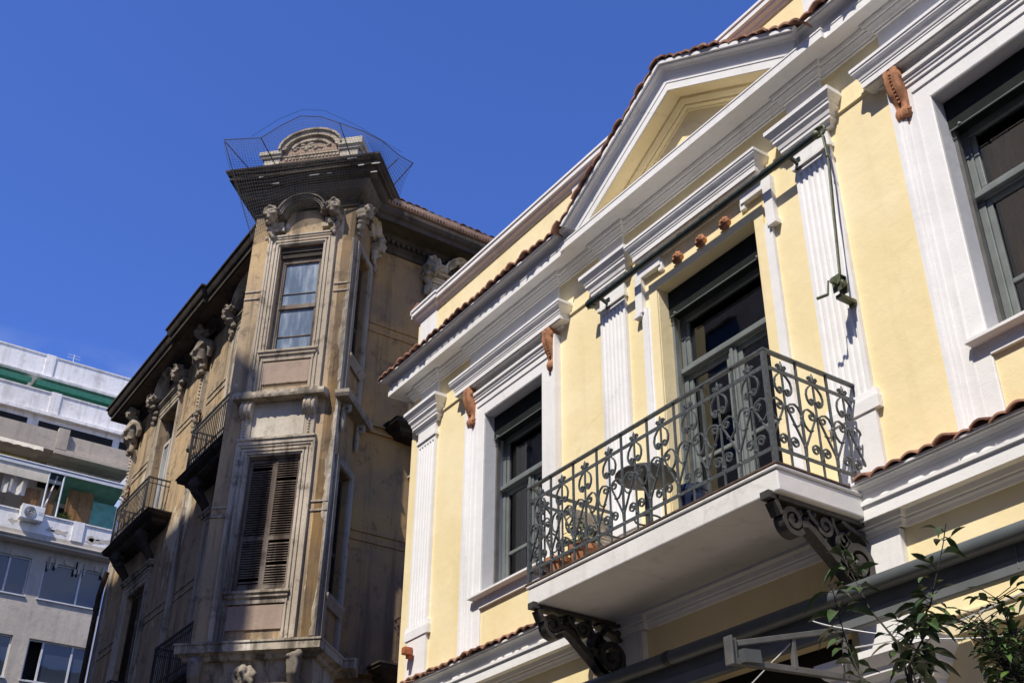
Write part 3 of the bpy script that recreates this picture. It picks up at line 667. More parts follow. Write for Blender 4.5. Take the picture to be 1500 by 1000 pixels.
# ------------------------------------------------------------------ shop awning, its arm and the cables
SA = thing('shop_awning','grey retracted shop awning roller and beam running along the yellow house below the balcony','awning',(-7.01,-.4,4.5))
m = MB(YF); m.tube([(-3.9,-.42,4.515),(5.6,-.42,4.515)],.061,18); m.build('roller_tube','grey_metal',SA,smooth=60)
m = MB(YF); m.tube([(-.47,-.42,4.515),(-.42,-.42,4.515)],.067,18); m.tube([(-.44,-.42,4.515),(-.395,-.42,4.515)],.065,18); m.build('tube_collar','dark_iron',SA,smooth=60)
m = MB(YF); m.box(-3.9,5.6,-.36,-.29,4.28,4.50); m.box(-3.9,5.6,-.372,-.362,4.28,4.375)
for u in (2.9,3.0,3.06,3.12): m.box(u,u+.012,-.376,-.36,4.302,4.46)
m.build('beam','awning_beam',SA,smooth=0,bevel=.006)
m = MB(YF)
for u in (-3.0,-.9,1.2,3.6,5.2): m.beam((u,-.42,4.5),(u,-.2,4.46),.03,.05); m.box(u-.04,u+.04,-.3,-.05,4.462,4.475)
each(m,'support','grey_metal',SA,smooth=0)
FB = thing('metal_bracket','pale grey metal bracket frame jutting from the yellow house under the awning beam','bracket',(-5.7,-.1,4.0))
m = MB(YF)
m.beam((1.24,-1.32,4.10),(1.24,-1.32,3.915),.05,.05); m.beam((1.24,-1.30,3.94),(1.40,-.12,3.965),.05,.045); m.beam((1.24,-1.28,4.07),(1.42,-.30,4.31),.035,.04)
m.beam((1.315,-.80,3.95),(1.315,-.80,4.19),.04,.035); m.beam((1.38,-.34,3.96),(1.40,-.34,4.30),.04,.035); m.box(1.20,1.28,-1.36,-1.345,3.91,4.11)
m.build('frame','light_metal',FB,smooth=0,bevel=.004)
m = MB(YF); m.beam((1.285,-1.28,3.975),(1.285,-1.12,3.99),.06,.09); m.build('end_block','grey_metal',FB,smooth=0)
def cable(pts, r=.0045):
    P = [Vector(p) for p in pts]; out = []
    for i in range(len(P)-1):
        for k in range(8):
            t = k/8; q = P[i].lerp(P[i+1],t); q.z -= .12*(P[i+1]-P[i]).length*t*(1-t)*.5; out.append(q)
    out.append(P[-1]); m = MB(YF); m.tube(out,r,5); return m
t = cable([(1.42,-.45,4.30),(1.62,-.9,4.20),(1.9,-.95,4.07),(2.35,-.7,3.93),(2.9,-.6,3.83),(3.6,-.6,3.8)]).build('cable','white_cable'); tag(t,'white cable looping from the awning bracket frame past the little tree','cable','slack cables under the awning')
t = cable([(.6,-1.1,3.60),(1.2,-.9,4.02),(1.33,-.8,4.16)]).build('cable','white_cable'); tag(t,'short white cable slanting up behind the awning bracket frame','cable','slack cables under the awning')
t = cable([(1.7,-.6,4.05),(2.4,-.55,4.02),(3.6,-.5,4.20),(4.8,-.5,4.28)],.006).build('cable','white_cable'); tag(t,'taut white cable stretched across the dark shop opening','cable','slack cables under the awning')
t = MB(YF); t.box(-5.70,-5.61,-.16,-.05,5.86,5.95); t.box(-5.63,-5.56,-.20,-.08,5.84,5.91); t.box(-5.64,-5.60,-.13,-.044,5.80,5.86)
tag(t.build('rusty_bracket','rust_box',smooth=0,bevel=.006),'small rust brown metal bracket fixed to the corner pilaster plinth','bracket')
# ------------------------------------------------------------------ things on the balcony
ZF = 5.36
T = thing('cafe_table','round grey cafe table standing on the balcony behind the railing','table',(-7.47,-.55,ZF))
m = MB((-7.47,-.55,0)); m.lathe((0,0,0),[(0,6.16),(.27,6.16),(.285,6.17),(.285,6.185),(.27,6.195),(0,6.195)],28); m.build('table_top','table_grey',T,smooth=40)
m = MB((-7.47,-.55,0)); m.tube([(0,0,5.40),(0,0,6.16)],.022,8)
for k in range(3):
    a = k*2.094; m.tube([(0,0,5.46),(.2*math.cos(a),.2*math.sin(a),5.42),(.27*math.cos(a),.27*math.sin(a),5.365)],.015,6)
m.tube([(.12*math.cos(i*.4),.12*math.sin(i*.4),5.75) for i in range(17)],.01,5)
m.build('pedestal','dark_iron',T)
Ch = thing('folding_chair','folding balcony chair with slatted seat and back beside the terracotta pots','chair',(-8.25,-.5,ZF))
m = MB((-8.25,-.5,0))
for s in (-1,1):
    m.tube([(.22,s*.21,5.37),(-.22,s*.21,6.20)],.012,6); m.tube([(-.20,s*.19,5.37),(.20,s*.19,5.80)],.012,6)
m.tube([(.20,-.19,5.80),(.20,.19,5.80)],.01,6); m.tube([(-.2,-.19,5.42),(-.2,.19,5.42)],.01,6)
m.build('frame','dark_iron',Ch)
m = MB((-8.25,-.5,0))
for i in range(6): m.obox((-.19+i*.07,0,5.81),(1,0,0),(0,1,0),(0,0,1),.026,.20,.008)
m.build('seat','wood_slat',Ch,smooth=0)
m = MB((-8.25,-.5,0))
for i in range(4): m.obox((-.11-i*.03,0,5.98+i*.06),(1,0,0),(0,1,0),(.48,0,.88),.007,.205,.020)
m.build('backrest','wood_slat',Ch,smooth=0)
def pot(name,x,y,s,mat,label,grp=None,plant=False):
    o = thing(name,label,'pot',(x,y,ZF),grp); m = MB((x,y,0))
    m.lathe((0,0,ZF),[(.0,.003),(.09*s,.003),(.125*s,.2*s),(.14*s,.2*s),(.14*s,.25*s),(.12*s,.25*s),(.115*s,.22*s),(0,.22*s)],18); m.build('pot_body',mat,o,smooth=40)
    if plant:
        m = MB((x,y,0))
        for k in range(70):
            a = random.uniform(0,6.28); r = random.uniform(.02,.16)*s; h = random.uniform(.22,.5)*s; leaf(m,(r*math.cos(a),r*math.sin(a),ZF+h),a,random.uniform(-.6,.7),.055)
        for k in range(7):
            a = k*.9; m.tube([(0,0,ZF+.2*s),(.07*s*math.cos(a),.07*s*math.sin(a),ZF+.42*s)],.004,4)
        m.build('foliage','leaf_light',o,smooth=0)
def leaf(m,p,az,pitch,L,wd=.30,droop=.35,fold=.25):
    """one leaf: a folded, drooping blade of six quads with a pointed tip"""
    p = Vector(p); d = Vector((math.cos(az)*math.cos(pitch),math.sin(az)*math.cos(pitch),math.sin(pitch))); s = Vector((-math.sin(az),math.cos(az),0)); n = d.cross(s); n = -n if n.z<0 else n
    roll = random.uniform(-.5,.5); s2 = s*math.cos(roll)+n*math.sin(roll); n2 = n*math.cos(roll)-s*math.sin(roll); rows = []
    for t,w in ((0,.06),(.25,.75),(.5,1.),(.75,.72),(1.,.04)):
        c = p+d*(L*t)-Vector((0,0,1))*(droop*L*t*t)-n2*0; e = L*wd*w; rows.append([c+s2*e+n2*e*fold*2, c, c-s2*e+n2*e*fold*2])
    m.grid(rows)
pot('flower_pot',-8.42,-.86,.95,'terracotta','bare terracotta flower pot beside the far corner post of the balcony','terracotta pots on the balcony')
pot('flower_pot',-8.08,-.82,1.05,'terracotta','terracotta flower pot with green plant beside the folding chair','terracotta pots on the balcony',True)
pot('flower_pot',-6.50,-.88,1.0,'blue_glaze','small dark blue glazed pot on the balcony floor before the door')
# ------------------------------------------------------------------ little street trees at the lower right
def street_tree(name,label,x,y,base,stems,nleaf,mat,L,spread):
    o = thing(name,label,'tree',(x,y,.13),'little street trees'); m = MB((x,y,0)); m.tube([(0,0,.12),(.02,.01,1.0),(-.02,.02,2.0),(0,0,base)],[.045,.035,.026,.013],8)
    f = MB((x,y,0))
    for st in stems:
        pts = [(0,0,base-.15)]+st; m.tube(pts,[.008]+[max(.003,.007*(1-i/len(st))) for i in range(len(st))],6)
        P = [Vector(q) for q in pts]; n = len(P)-1
        for k in range(nleaf):
            t = (random.random()**.75)*n; i = min(n-1,int(t)); q = P[i].lerp(P[i+1],t-i)
            if q.z < base-.05: continue
            az = random.uniform(0,6.283); ln = random.uniform(.55,1.15)*L; tw = q+Vector((math.cos(az),math.sin(az),.4))*random.uniform(.01,spread)
            m.tube([q,tw],.0025,4); leaf(f,tw,az+random.uniform(-.5,.5),random.uniform(-.5,.6),ln,random.uniform(.17,.26),random.uniform(.1,.6),random.uniform(.1,.5))
    m.build('trunk','bark',o); f.build('crown',mat,o,smooth=60)
street_tree('street_tree','slender young tree with long drooping dark leaves growing before the awning',-3.83,-2.0,3.3,
  [[(.02,0,3.43),(.12,.02,3.55),(.19,.02,3.62),(.25,.03,3.76),(.33,.02,3.90),(.37,.02,4.0)],
   [(-.02,-.02,3.46),(-.13,0,3.61),(-.2,.02,3.70),(-.26,.04,3.83),(-.30,.03,3.95),(-.35,.03,4.06)],
   [(-.2,.05,3.22),(-.34,.05,3.33),(-.40,.06,3.50),(-.43,.06,3.62),(-.45,.05,3.82),(-.465,.05,3.92)],
   [(.05,.1,3.40),(.02,.12,3.55),(.0,.1,3.66)],[(.08,-.1,3.3),(.2,-.1,3.42),(.28,-.08,3.5)],[(-.05,.12,3.25),(-.1,.15,3.4),(-.12,.1,3.5)]],30,'leaf_dark',.135,.05)
random.seed(21)
street_tree('street_tree','bushy little tree with small light green leaves before the dark shop opening',-3.02,-2.1,2.75,
  [[(.05*i*math.cos(k*1.1)*(1+.3*(k%3)),.05*i*math.sin(k*1.1)*(1+.3*(k%2)),2.75+.115*i+.02*(k%4)*i*.4) for i in range(1,6)] for k in range(11)],80,'leaf_light',.075,.11)
# ================================================================== old corner house
OLD = thing('old_corner_house','decayed ochre corner house with carved heads, a shuttered bay tower and soot black cornice','building',(-19.15,.6,0))
LF = (0,.6,0); RF = (-19.15,0,90); BF = (-19.04,.31,45); SF = (-18.241,1.109,135); TF = (-20.93,.6,-45)
XL = -30.9; BH = 1.13                          # left end of the street front; half width of the bay front
ZW = 17.5
# openings: street front doors (two storeys) and side street doors
def ops(cs): return [(c-.68,c+.68,z,z+3.55) for c in cs for z in (2.7,7.66,12.6)]
LC = (-27.8,-22.4); RC = (4.35,9.75,15.1)
m = MB(LF); m.wall(XL,-20.0,0,ZW,ops(LC),.4); m.add([(XL,0,0),(XL,14,0),(XL,14,ZW),(XL,0,ZW)],[(0,1,2,3)]); m.add([(XL,14,0),(-19.15,14,0),(-19.15,14,ZW),(XL,14,ZW)],[(0,1,2,3)])
m.add([(XL,.01,ZW),(-19.2,.01,ZW),(-19.2,14,ZW),(XL,14,ZW)],[(0,1,2,3)])
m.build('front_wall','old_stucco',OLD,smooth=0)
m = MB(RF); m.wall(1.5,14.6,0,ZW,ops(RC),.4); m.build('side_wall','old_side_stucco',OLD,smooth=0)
m = MB(LF); m.box(XL+.3,-20.2,.7,.8,.1,17); each(m,'interior','dark_void',OLD,smooth=0); m = MB(RF); m.box(2.0,14.4,.7,.8,.1,17); each(m,'interior','dark_void',OLD,smooth=0)
# lower chamfer under the bay
m = MB(BF); m.box(-1.0,1.0,.45,1.2,0,7.4); m.build('corner_wall','old_stucco',OLD,smooth=0)
# bay walls
BW = [(-.52,.52,8.63,11.25),(-.48,.48,13.55,16.15)]
m = MB(BF); m.wall(-BH,BH,7.5,17.2,BW,.25); bay = m.build('bay_wall','old_stucco',OLD,smooth=0)
SW = [(.30,.98,8.63,11.1),(.30,.98,13.5,16.05)]
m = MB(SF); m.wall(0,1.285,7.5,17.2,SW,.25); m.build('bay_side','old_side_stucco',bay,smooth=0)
m = MB(BF); m.add([(-BH,0,7.5),(-BH,1.6,7.5),(-BH,1.6,17.2),(-BH,0,17.2)],[(0,1,2,3)]); m.add([(-BH,.01,17.2),(BH,.01,17.2),(BH,1.6,17.2),(-BH,1.6,17.2)],[(0,1,2,3)])
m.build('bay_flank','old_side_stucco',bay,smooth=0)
m = MB(BF); m.box(-.9,.9,.5,.55,7.6,17); m.box(.85,.9,.1,1.2,7.6,17); m.build('bay_interior','dark_void',bay,smooth=0)
# bay front: casings, aprons, sills
BP = [(-BH,1.3),(-BH,0),(BH,0),(BH,1.285),(BH+.4,1.285)]
def flut(wd,d=.06): return [(0,wd),(d+.02,wd),(d+.02,wd-.04),(d,wd-.045),(d,wd-.085),(d-.03,wd-.095),(d-.03,wd-.12),(d,wd-.13),(d,wd-.165),(d-.03,wd-.175),(d-.03,wd-.20),(d,wd-.21),(d,.035),(d-.03,.03),(d-.03,0),(0,0)]
m = MB(BF)
m.sweepf([(-.52,7.72),(-.52,11.25),(.52,11.25),(.52,7.72)],flut(.27)); m.sweepf([(-.48,12.6),(-.48,16.15),(.48,16.15),(.48,12.6)],flut(.27))
m.sweepf([(-.78,11.52),(.78,11.52)],[(0,0),(.08,0),(.085,.03),(.11,.05),(.11,.09),(0,.1)])
m.build('fluted_casing','old_stone',bay,smooth=0)
m = MB(BF)
m.box(-.515,.515,-.03,.02,7.9,8.33); m.box(-.475,.475,-.03,.02,12.82,13.3); each(m,'apron_panel','pink_plaster',bay,smooth=0)
m = MB(BF)
for z in (8.36,13.33): m.sweep([(-.50,.02),(-.50,-.0),(.50,-.0),(.50,.02)],[(-.1,z),(.05,z),(.055,z+.08),(.09,z+.11),(.09,z+.16),(.12,z+.18),(.12,z+.22),(-.1,z+.25)])
for i in range(22): m.box(-.45+i*.0415,-.427+i*.0415,-.045,-.028,12.80,12.825)
each(m,'sill','old_stone',bay,smooth=0)
# mid ledge with two scroll consoles and plaster apron
m = MB(BF)
pts = []
for i in range(41):
    u = -.93+1.86*i/40; pts.append((u, random.uniform(-.012,.012)))
rows = []
for u,j in pts: rows.append([(u,0,12.40),(u,-.26+j,12.40+j*.6),(u,-.28+j,12.45+j),(u,-.27-j*.7,12.53+j*1.2),(u,-.05,12.58+j*1.5),(u,.02,12.6)])
m.grid(rows); m.add(rows[0],[tuple(range(6))]); m.add(rows[-1],[tuple(range(6))]); m.build('broken_ledge','old_stone',bay,smooth=30)
m = MB(BF); m.box(-.55,.50,-.02,.02,11.66,12.39); m.build('plaster_apron','bare_plaster',bay,smooth=0)
def console(u):
    m = MB(BF); prof = [(0,11.62),(.05,11.62),(.06,11.7),(.05,11.9),(.07,12.02),(.12,12.06),(.19,12.12),(.22,12.2),(.21,12.28),(.17,12.34),(.17,12.39),(0,12.39)]
    rows = []
    for s,k in ((-.125,.86),(-.11,1),(-.07,1.),(-.06,.9),(-.045,.9),(-.035,1.02),(.035,1.02),(.045,.9),(.06,.9),(.07,1.),(.11,1.),(.125,.86)): rows.append([(u+s*(1 if z>12.05 else .8),-p*k-(.0 if p else 0),z) for p,z in prof])
    m.grid(rows); m.add(rows[0],[tuple(range(len(prof)))]); m.add(rows[-1],[tuple(range(len(prof)))])
    for i in range(5): m.ball((u,-.065,11.68+i*.06),(.022,.02,.022),8,5)
    return m.build('console','old_stone',bay,smooth=30)
for u in (-.66,.62): console(u)
# grooves on the bay and walls (raised thin double bands)
m = MB(BF)
for z in (10.06,10.24,14.88,15.06):
    for a,b in ((-BH,-.79),(.79,BH)): m.box(a+.002,b-.002,-.022,.01,z,z+.035)
each(m,'band','old_stone',bay,smooth=0)
# crumbled corner strip where the render fell off
random.seed(5)
m = MB(BF); rows = []
for i in range(90):
    z = 7.75+i*(16.2-7.75)/89; wv = .05+.045*math.sin(z*1.9)+random.uniform(-.018,.018)+.02*math.sin(z*7)
    rows.append([(BH-max(.02,wv)-.02,-.001,z),(BH-max(.02,wv),-.016,z),(BH-.02,-.014+random.uniform(-.008,.008),z),(BH+.012,-.0,z),(BH+.012,.14+random.uniform(-.03,.03),z)])
m.grid(rows); m.build('bare_corner','old_stone',bay,smooth=0)
# upper bay window
m = MB(BF); y = .12
for a,b in ((-.48,-.40),(.40,.48)): m.box(a,b,y,y+.07,13.55,16.15)
m.box(-.40,.40,y,y+.07,15.78,16.15); m.box(-.40,.40,y,y+.07,13.55,13.64); m.box(-.40,.40,y-.01,y+.06,14.64,14.74)
m.box(-.40,-.36,y+.01,y+.06,13.64,15.78); m.box(.36,.40,y+.01,y+.06,13.64,15.78); m.box(-.40,.40,y+.02,y+.05,13.98,14.0); m.box(-.40,.40,y+.02,y+.05,15.02,15.035)
wn = m.build('bay_window','old_wood',OLD,smooth=0,bevel=.005)
m = MB(BF); m.add([(-.40,y+.04,13.6),(.40,y+.04,13.6),(.40,y+.04,15.8),(-.40,y+.04,15.8)],[(0,1,2,3)]); m.build('pane','old_pane_glass',wn,smooth=0)
m = MB(BF); m.box(-.48,.48,.04,y-.005,16.02,16.15); m.box(-.48,.48,.07,.118,15.9,16.02); m.build('blind_box','soot_cornice',wn,smooth=0)
# shutters
def shutter(fr, u0, u1, z0, z1, y, ang=0., mid=None, mat='old_wood', par=None, broken=False):
    """louvred shutter leaf; mid = height of the middle rail"""
    m = MB(fr); st = .05; zs = [z0, mid or (z0+(z1-z0)*.36), z1]
    for a,b in ((u0,u0+st),(u1-st,u1)): m.box(a,b,y,y+.04,z0,z1)
    for z,h in ((z0,.07),(zs[1]-.04,.08),(z1-.06,.06)): m.box(u0+st,u1-st,y+.001,y+.039,z,z+h)
    for a,b in ((zs[0]+.07,zs[1]-.04),(zs[1]+.04,zs[2]-.06)):
        n = int((b-a)/.047)
        for i in range(n):
            if broken and random.random()<.04: continue
            z = a+(i+.5)*(b-a)/n; t = random.uniform(-.06,.06); m.obox(((u0+u1)/2,y+.02,z),(1,0,.012*random.uniform(-1,1)),(0,.75+t,.66),(0,-.66,.75+t),(u1-u0)/2-st,.030,.006)
    return m.build('shutter',mat,par or OLD,smooth=0)
shutter(BF,-.50,.0,8.66,11.2,.06,mid=9.62,broken=True); shutter(BF,.005,.505,8.66,11.2,.05,mid=9.62,broken=True)
m = MB(BF); m.box(-.52,-.50,.02,.1,8.6,11.25); m.box(.505,.52,.02,.1,8.6,11.25); m.box(-.52,.52,.02,.11,11.2,11.25); m.box(-.52,.52,.02,.13,8.6,8.66); m.build('shutter_frame','old_wood',OLD,smooth=0)
for z0,z1 in ((8.66,11.06),(13.53,16.0)):
    shutter(SF,.33,.64,z0,z1,.10,mat='dark_wood'); shutter(SF,.645,.95,z0,z1,.10,mat='dark_wood')
m = MB(SF)
m.sweepf([(.30,7.75),(.30,11.1),(.98,11.1),(.98,7.75)],[(0,.16),(.07,.16),(.07,.02),(.03,0),(0,0)]); m.sweepf([(.30,12.65),(.30,16.05),(.98,16.05),(.98,12.65)],[(0,.16),(.07,.16),(.07,.02),(.03,0),(0,0)])
for z in (8.38,13.3): m.sweep([(.3,.02),(.3,0),(.98,0),(.98,.02)],[(-.1,z),(.06,z),(.1,z+.1),(.12,z+.14),(.12,z+.2),(-.1,z+.22)])
m.sweep([(.12,.02),(.12,0),(1.16,0),(1.16,.02)],[(-.02,12.35),(.24,12.36),(.27,12.42),(.26,12.5),(-.02,12.56)])
m.build('side_casing','sculpture',bay,smooth=0)
m = MB(SF)
for u in (.2,1.08): m.tube([(u,-.02-.20*k,12.36-.0*k) for k in (0,)]+[(u,-.12-.07*math.cos(a),12.24-.07*math.sin(a)) for a in [i*.4 for i in range(16)]],.045,7); m.ball((u,-.06,12.0),(.06,.06,.28),8,6)
each(m,'side_console','sculpture',bay,smooth=50)
# wall-hung arched hood with two carved bosses (shared by the bay and the balcony doors)
def mask(m,u,d,z,s=1.,seed=0):
    """a carved foliage head: face, brows, nose, mouth, beard and leafy hair as overlapping lumps, fused by remeshing"""
    rnd = random.Random(seed); B_ = lambda x,y_,zz,r: m.ball((u+x*s,-(d+y_*s),z+zz*s),tuple(q*s for q in r) if isinstance(r,tuple) else r*s,10,8)
    B_(0,0,0,(.105,.11,.14)); B_(0,.10,-.01,(.022,.03,.045)); B_(-.045,.085,.045,(.035,.03,.018)); B_(.045,.085,.045,(.035,.03,.018)); B_(0,.085,-.075,(.045,.025,.016)); B_(0,.06,-.13,(.05,.05,.05))
    B_(-.05,.07,-.03,(.035,.035,.03)); B_(.05,.07,-.03,(.035,.035,.03))
    for k in range(16):
        a = math.pi*(-.15+1.3*k/15); r = .13+rnd.uniform(-.01,.02); B_(r*math.cos(a),.02+rnd.uniform(-.02,.05),.03+r*1.05*math.sin(a),(.045,.05,.04))
    for k in range(10): B_(rnd.uniform(-.12,.12),-.05,rnd.uniform(-.2,.12),(.06,.07,.05))
def boss(fr,u,d,z,s=1.,seed=0,par=None):
    m = MB(fr); rnd = random.Random(seed); m.ball((u,-d*.5,z-.02),(.15*s,.22*s,.16*s),10,8); mask(m,u,d,z,s,seed)
    for k in range(9): m.ball((u+rnd.uniform(-.10,.10)*s,-d*.4,z-(.15+.05*k)*s),(.10*s*(1-k*.07),.10*s*(1-k*.08),.07*s),8,6)
    return m.build('carved_head','sculpture',par or OLD,smooth=60,remesh=.016)
def arch_hood(fr,uc,z,hw=.98,rise=.42,par=None,d=.30,mat='old_stone'):
    m = MB(fr)
    pts = [(uc-hw-.12,z),(uc-hw*.55,z)]+[(uc-hw*.55*math.cos(math.pi*i/12),z+rise*math.sin(math.pi*i/12)) for i in range(1,12)]+[(uc+hw*.55,z),(uc+hw+.12,z)]
    m.sweepf(pts,[(0,0),(d-.12,0),(d-.10,.03),(d-.02,.04),(d-.02,.07),(d,.075),(d,.11),(d+.04,.13),(d+.04,.16),(0,.18)])
    return m.build('arched_hood',mat,par or OLD,smooth=0)
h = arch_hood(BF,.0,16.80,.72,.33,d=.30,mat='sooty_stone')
boss(BF,-.70,.28,16.86,.95,1); boss(BF,.70,.28,16.86,.95,2)
m = MB(BF); m.prism([(-.42,16.45),(.42,16.45),(.42,16.95),(.36,17.1),(0,17.26),(-.36,17.1),(-.42,16.95)],-.03,.02); m.build('lunette','old_stucco',bay,smooth=0)
m = MB(BF)
for s in (-1,1): m.box(s*.58-.16,s*.58+.16,-.1,.02,16.52,16.62); m.box(s*.58-.12,s*.58+.12,-.07,.02,16.62,16.78)
each(m,'ear_block','old_stone',bay,smooth=0)
arch_hood(SF,.64,16.9,.5,.3,d=.2); boss(SF,.12,.2,16.9,1.0,3); boss(SF,1.15,.2,16.75,1.0,4)
# bay base ledge and carved consoles beneath
m = MB(BF); m.sweep(BP,[(0,7.36),(.06,7.38),(.09,7.44),(.15,7.48),(.19,7.49),(.19,7.62),(.21,7.63),(.21,7.665),(0,7.70)]); m.build('bay_base','old_stone',bay,smooth=0)
m = MB(BF); vb = [(-BH,0),(BH,0),(BH,1.285),(-BH,1.285)]; vt = [(-.7,.5),(.7,.5),(.9,1.285),(-.9,1.285)]
m.add([(u,y,7.40) for u,y in vb]+[(u*1.0,y*.6+.2,6.9) for u,y in vb]+[(u,y,5.9) for u,y in vt],[(0,1,2,3)]+[(i,(i+1)%4,4+(i+1)%4,4+i) for i in range(4)]+[(4+i,4+(i+1)%4,8+(i+1)%4,8+i) for i in range(4)]); m.build('bay_corbel','old_stone',bay,smooth=0)
random.seed(9)
for u in (-.93,.86):
    m = MB(BF)
    for k in range(40):
        t = random.random(); m.ball((u+random.uniform(-.1,.1)*(1-.4*t),.02-.20*(1-t)+.30*t+random.uniform(-.04,.04),7.40-.95*t),(random.uniform(.04,.08),.07,random.uniform(.04,.09)),8,6)
    m.tube([(u,-.10,7.36),(u,-.12,7.1),(u,.05,6.75),(u,.3,6.4)],[.14,.12,.09,.05],8); m.build('leaf_console','sculpture',bay,smooth=60,remesh=.02)
m = MB(BF)
for k in range(46): a = random.uniform(0,6.28); q = random.random()**.6; m.ball((-.05+.26*q*math.cos(a),-.02-.10*(1-q),7.10+.26*q*math.sin(a)-.10*q),(random.uniform(.03,.06),.06,random.uniform(.03,.07)),8,6)
m.ball((-.05,-.10,7.16),(.09,.09,.12),10,8); m.ball((-.05,-.19,7.14),(.025,.03,.04),8,6); m.build('carved_keystone','sculpture',OLD,smooth=60,remesh=.018)
# bay cornice: a deep cove with a dark lip
COV = [(0,17.02),(.04,17.04),(.04,17.12),(.07,17.15),(.10,17.17),(.10,17.22),(0,17.22)]
COV2 = [(0,17.221),(.095,17.221),(.15,17.25),(.23,17.32),(.295,17.42),(.325,17.51),(0,17.52)]
COV3 = [(0,17.521),(.34,17.521),(.34,17.55),(.39,17.57),(.43,17.61),(.45,17.66),(.45,17.70),(.52,17.72),(.52,17.80),(.555,17.82),(.575,17.86),(.60,17.90),(.60,17.95),(0,18.02)]
BPT = [(-BH,1.3),(-BH,0),(BH,0),(BH,1.285)]
m = MB(BF); m.sweep(BPT,COV); m.sweep(BPT,COV3); m.add([(-BH,0,18.02),(BH,0,18.02),(BH,1.285,18.02),(-BH,1.3,18.02)],[(0,1,2,3)])
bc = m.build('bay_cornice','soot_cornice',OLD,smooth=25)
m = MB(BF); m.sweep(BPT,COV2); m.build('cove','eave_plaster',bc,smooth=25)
m = MB(BF)
for k in range(9):
    u = random.uniform(-1.5,1.6); z,d = random.choice([(17.70,.525),(17.55,.435),(17.85,.60),(17.62,.48)]); L = random.uniform(.05,.22); m.tube([(u,-d,z),(u+L,-d,z+.003)],.012,5)
m.build('limewash_chip','block_white',bc,smooth=0)
# crown: arched parapet with brick infill, set forward over the cove
m = MB(BF); m.box(-1.10,-.74,-.14,.30,18.0,18.52); m.box(.66,1.06,-.14,.30,18.0,18.54)
m.sweep([(-1.12,.32),(-1.12,-.14),(-.70,-.14)],[(0,18.52),(.04,18.53),(.05,18.58),(.08,18.60),(.08,18.69),(0,18.72)]); m.sweep([(.62,-.14),(1.08,-.14),(1.08,.32)],[(0,18.54),(.04,18.55),(.05,18.61),(.09,18.63),(.09,18.80),(0,18.84)])
m.add([(-1.12,-.14,18.72),(-.7,-.14,18.72),(-.7,.32,18.72),(-1.12,.32,18.72)],[(0,1,2,3)]); m.add([(.62,-.14,18.84),(1.08,-.14,18.84),(1.08,.32,18.84),(.62,.32,18.84)],[(0,1,2,3)])
m.box(.64,.98,-.12,.28,18.84,18.88)
cr = each(m,'crown_block','bare_plaster',OLD,smooth=0)
m = MB(BF); A_ = arc(-.03,18.70,.69,0,180,24,.46); Ai = arc(-.03,18.70,.57,180,0,24,.345)
m.prism(A_+Ai,-.20,.2); A2 = arc(-.03,18.70,.74,0,180,24,.51); m.prism(A2+A_[::-1],-.25,.22); m.build('arch_pediment','old_stone',cr,smooth=30)
m = MB(BF); m.prism([(-.74,18.02),(.66,18.02),(.66,18.6)]+arc(-.03,18.66,.60,0,180,16,.38)+[(-.74,18.6)],-.12,.18); m.build('brick_infill','brick',cr,smooth=0)
m = MB(BF)
for i in range(15): m.box(-.62+i*.085,-.56+i*.085,-.138,-.118,18.44,18.50)
m.box(-.68,.6,-.145,-.118,18.53,18.56)
m.sweepf(arc(-.03,18.70,.44,170,10,14,.24),[(.12,-.03),(.16,-.03),(.16,.03),(.12,.03)])
for k in range(26): a = random.uniform(.2,2.94); q = random.uniform(.1,.5); m.ball((-.03+q*math.cos(a),-.12,18.66+q*.55*math.sin(a)),(.055,.03,.035),8,6)
m.build('carved_relief','old_stone',cr,smooth=30)
# main cornices of the two street fronts
EC = [(0,16.95),(.04,16.97),(.05,17.04),(.09,17.07),(.09,17.12),(.16,17.18),(.17,17.26),(.60,17.28),(.60,17.25),(.63,17.25),(.63,17.36),(.68,17.40),(.73,17.50),(.74,17.58),(.78,17.59),(.78,17.64),(0,17.75)]
EC2 = [(0,16.85),(.05,16.87),(.06,16.95),(.12,17.0),(.12,17.08),(.20,17.13),(.21,17.22),(.58,17.26),(.58,17.23),(.62,17.23),(.62,17.34),(.68,17.38),(.72,17.46),(.72,17.55),(0,17.62)]
def soft(steps,a,b,yb=.3):
    p = [(a,0)]
    for s0,s1,q in steps: p += [(s0,0),(s0,-q),(s1,-q),(s1,0)]
    return p+[(b,0)]
st_ = [(-30.85,-30.0,.12),(-25.6,-24.6,.12)]
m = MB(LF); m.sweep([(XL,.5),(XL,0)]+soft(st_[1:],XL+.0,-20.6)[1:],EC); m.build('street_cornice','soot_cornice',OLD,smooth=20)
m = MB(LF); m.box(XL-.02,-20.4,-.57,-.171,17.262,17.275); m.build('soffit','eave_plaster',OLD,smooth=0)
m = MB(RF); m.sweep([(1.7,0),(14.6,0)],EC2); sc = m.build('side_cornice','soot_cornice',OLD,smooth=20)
m = MB(RF)
for i in range(95): m.box(1.95+i*.13,2.02+i*.13,-.20,-.125,17.02,17.115)
each(m,'dentil','soot_cornice',sc,smooth=0)
m = MB(RF); m.box(1.75,14.6,-.735,.2,17.61,17.70); m.box(1.9,14.6,-.70,.2,17.7,17.83); m.build('brick_course','brick',sc,smooth=0)
m = MB(RF)
for i in range(170): m.box(1.8+i*.075,1.845+i*.075,-.748,-.70,17.625,17.69)
tile_row(m,(1.75,0,17.86),(14.6,0,17.86),(0,-1,0),-1.5,.70,.9,amp=.03,pitch=.2); m.build('roof_tiles','old_roof_tile',sc,smooth=35)
m = MB(LF); tile_row(m,(XL-.1,0,17.72),(-20.6,0,17.72),(0,-1,0),-1.5,.70,.55,amp=.02,pitch=.2); m.build('roof_tiles','old_roof_tile',OLD,smooth=35)
random.seed(31)
m = MB(LF)
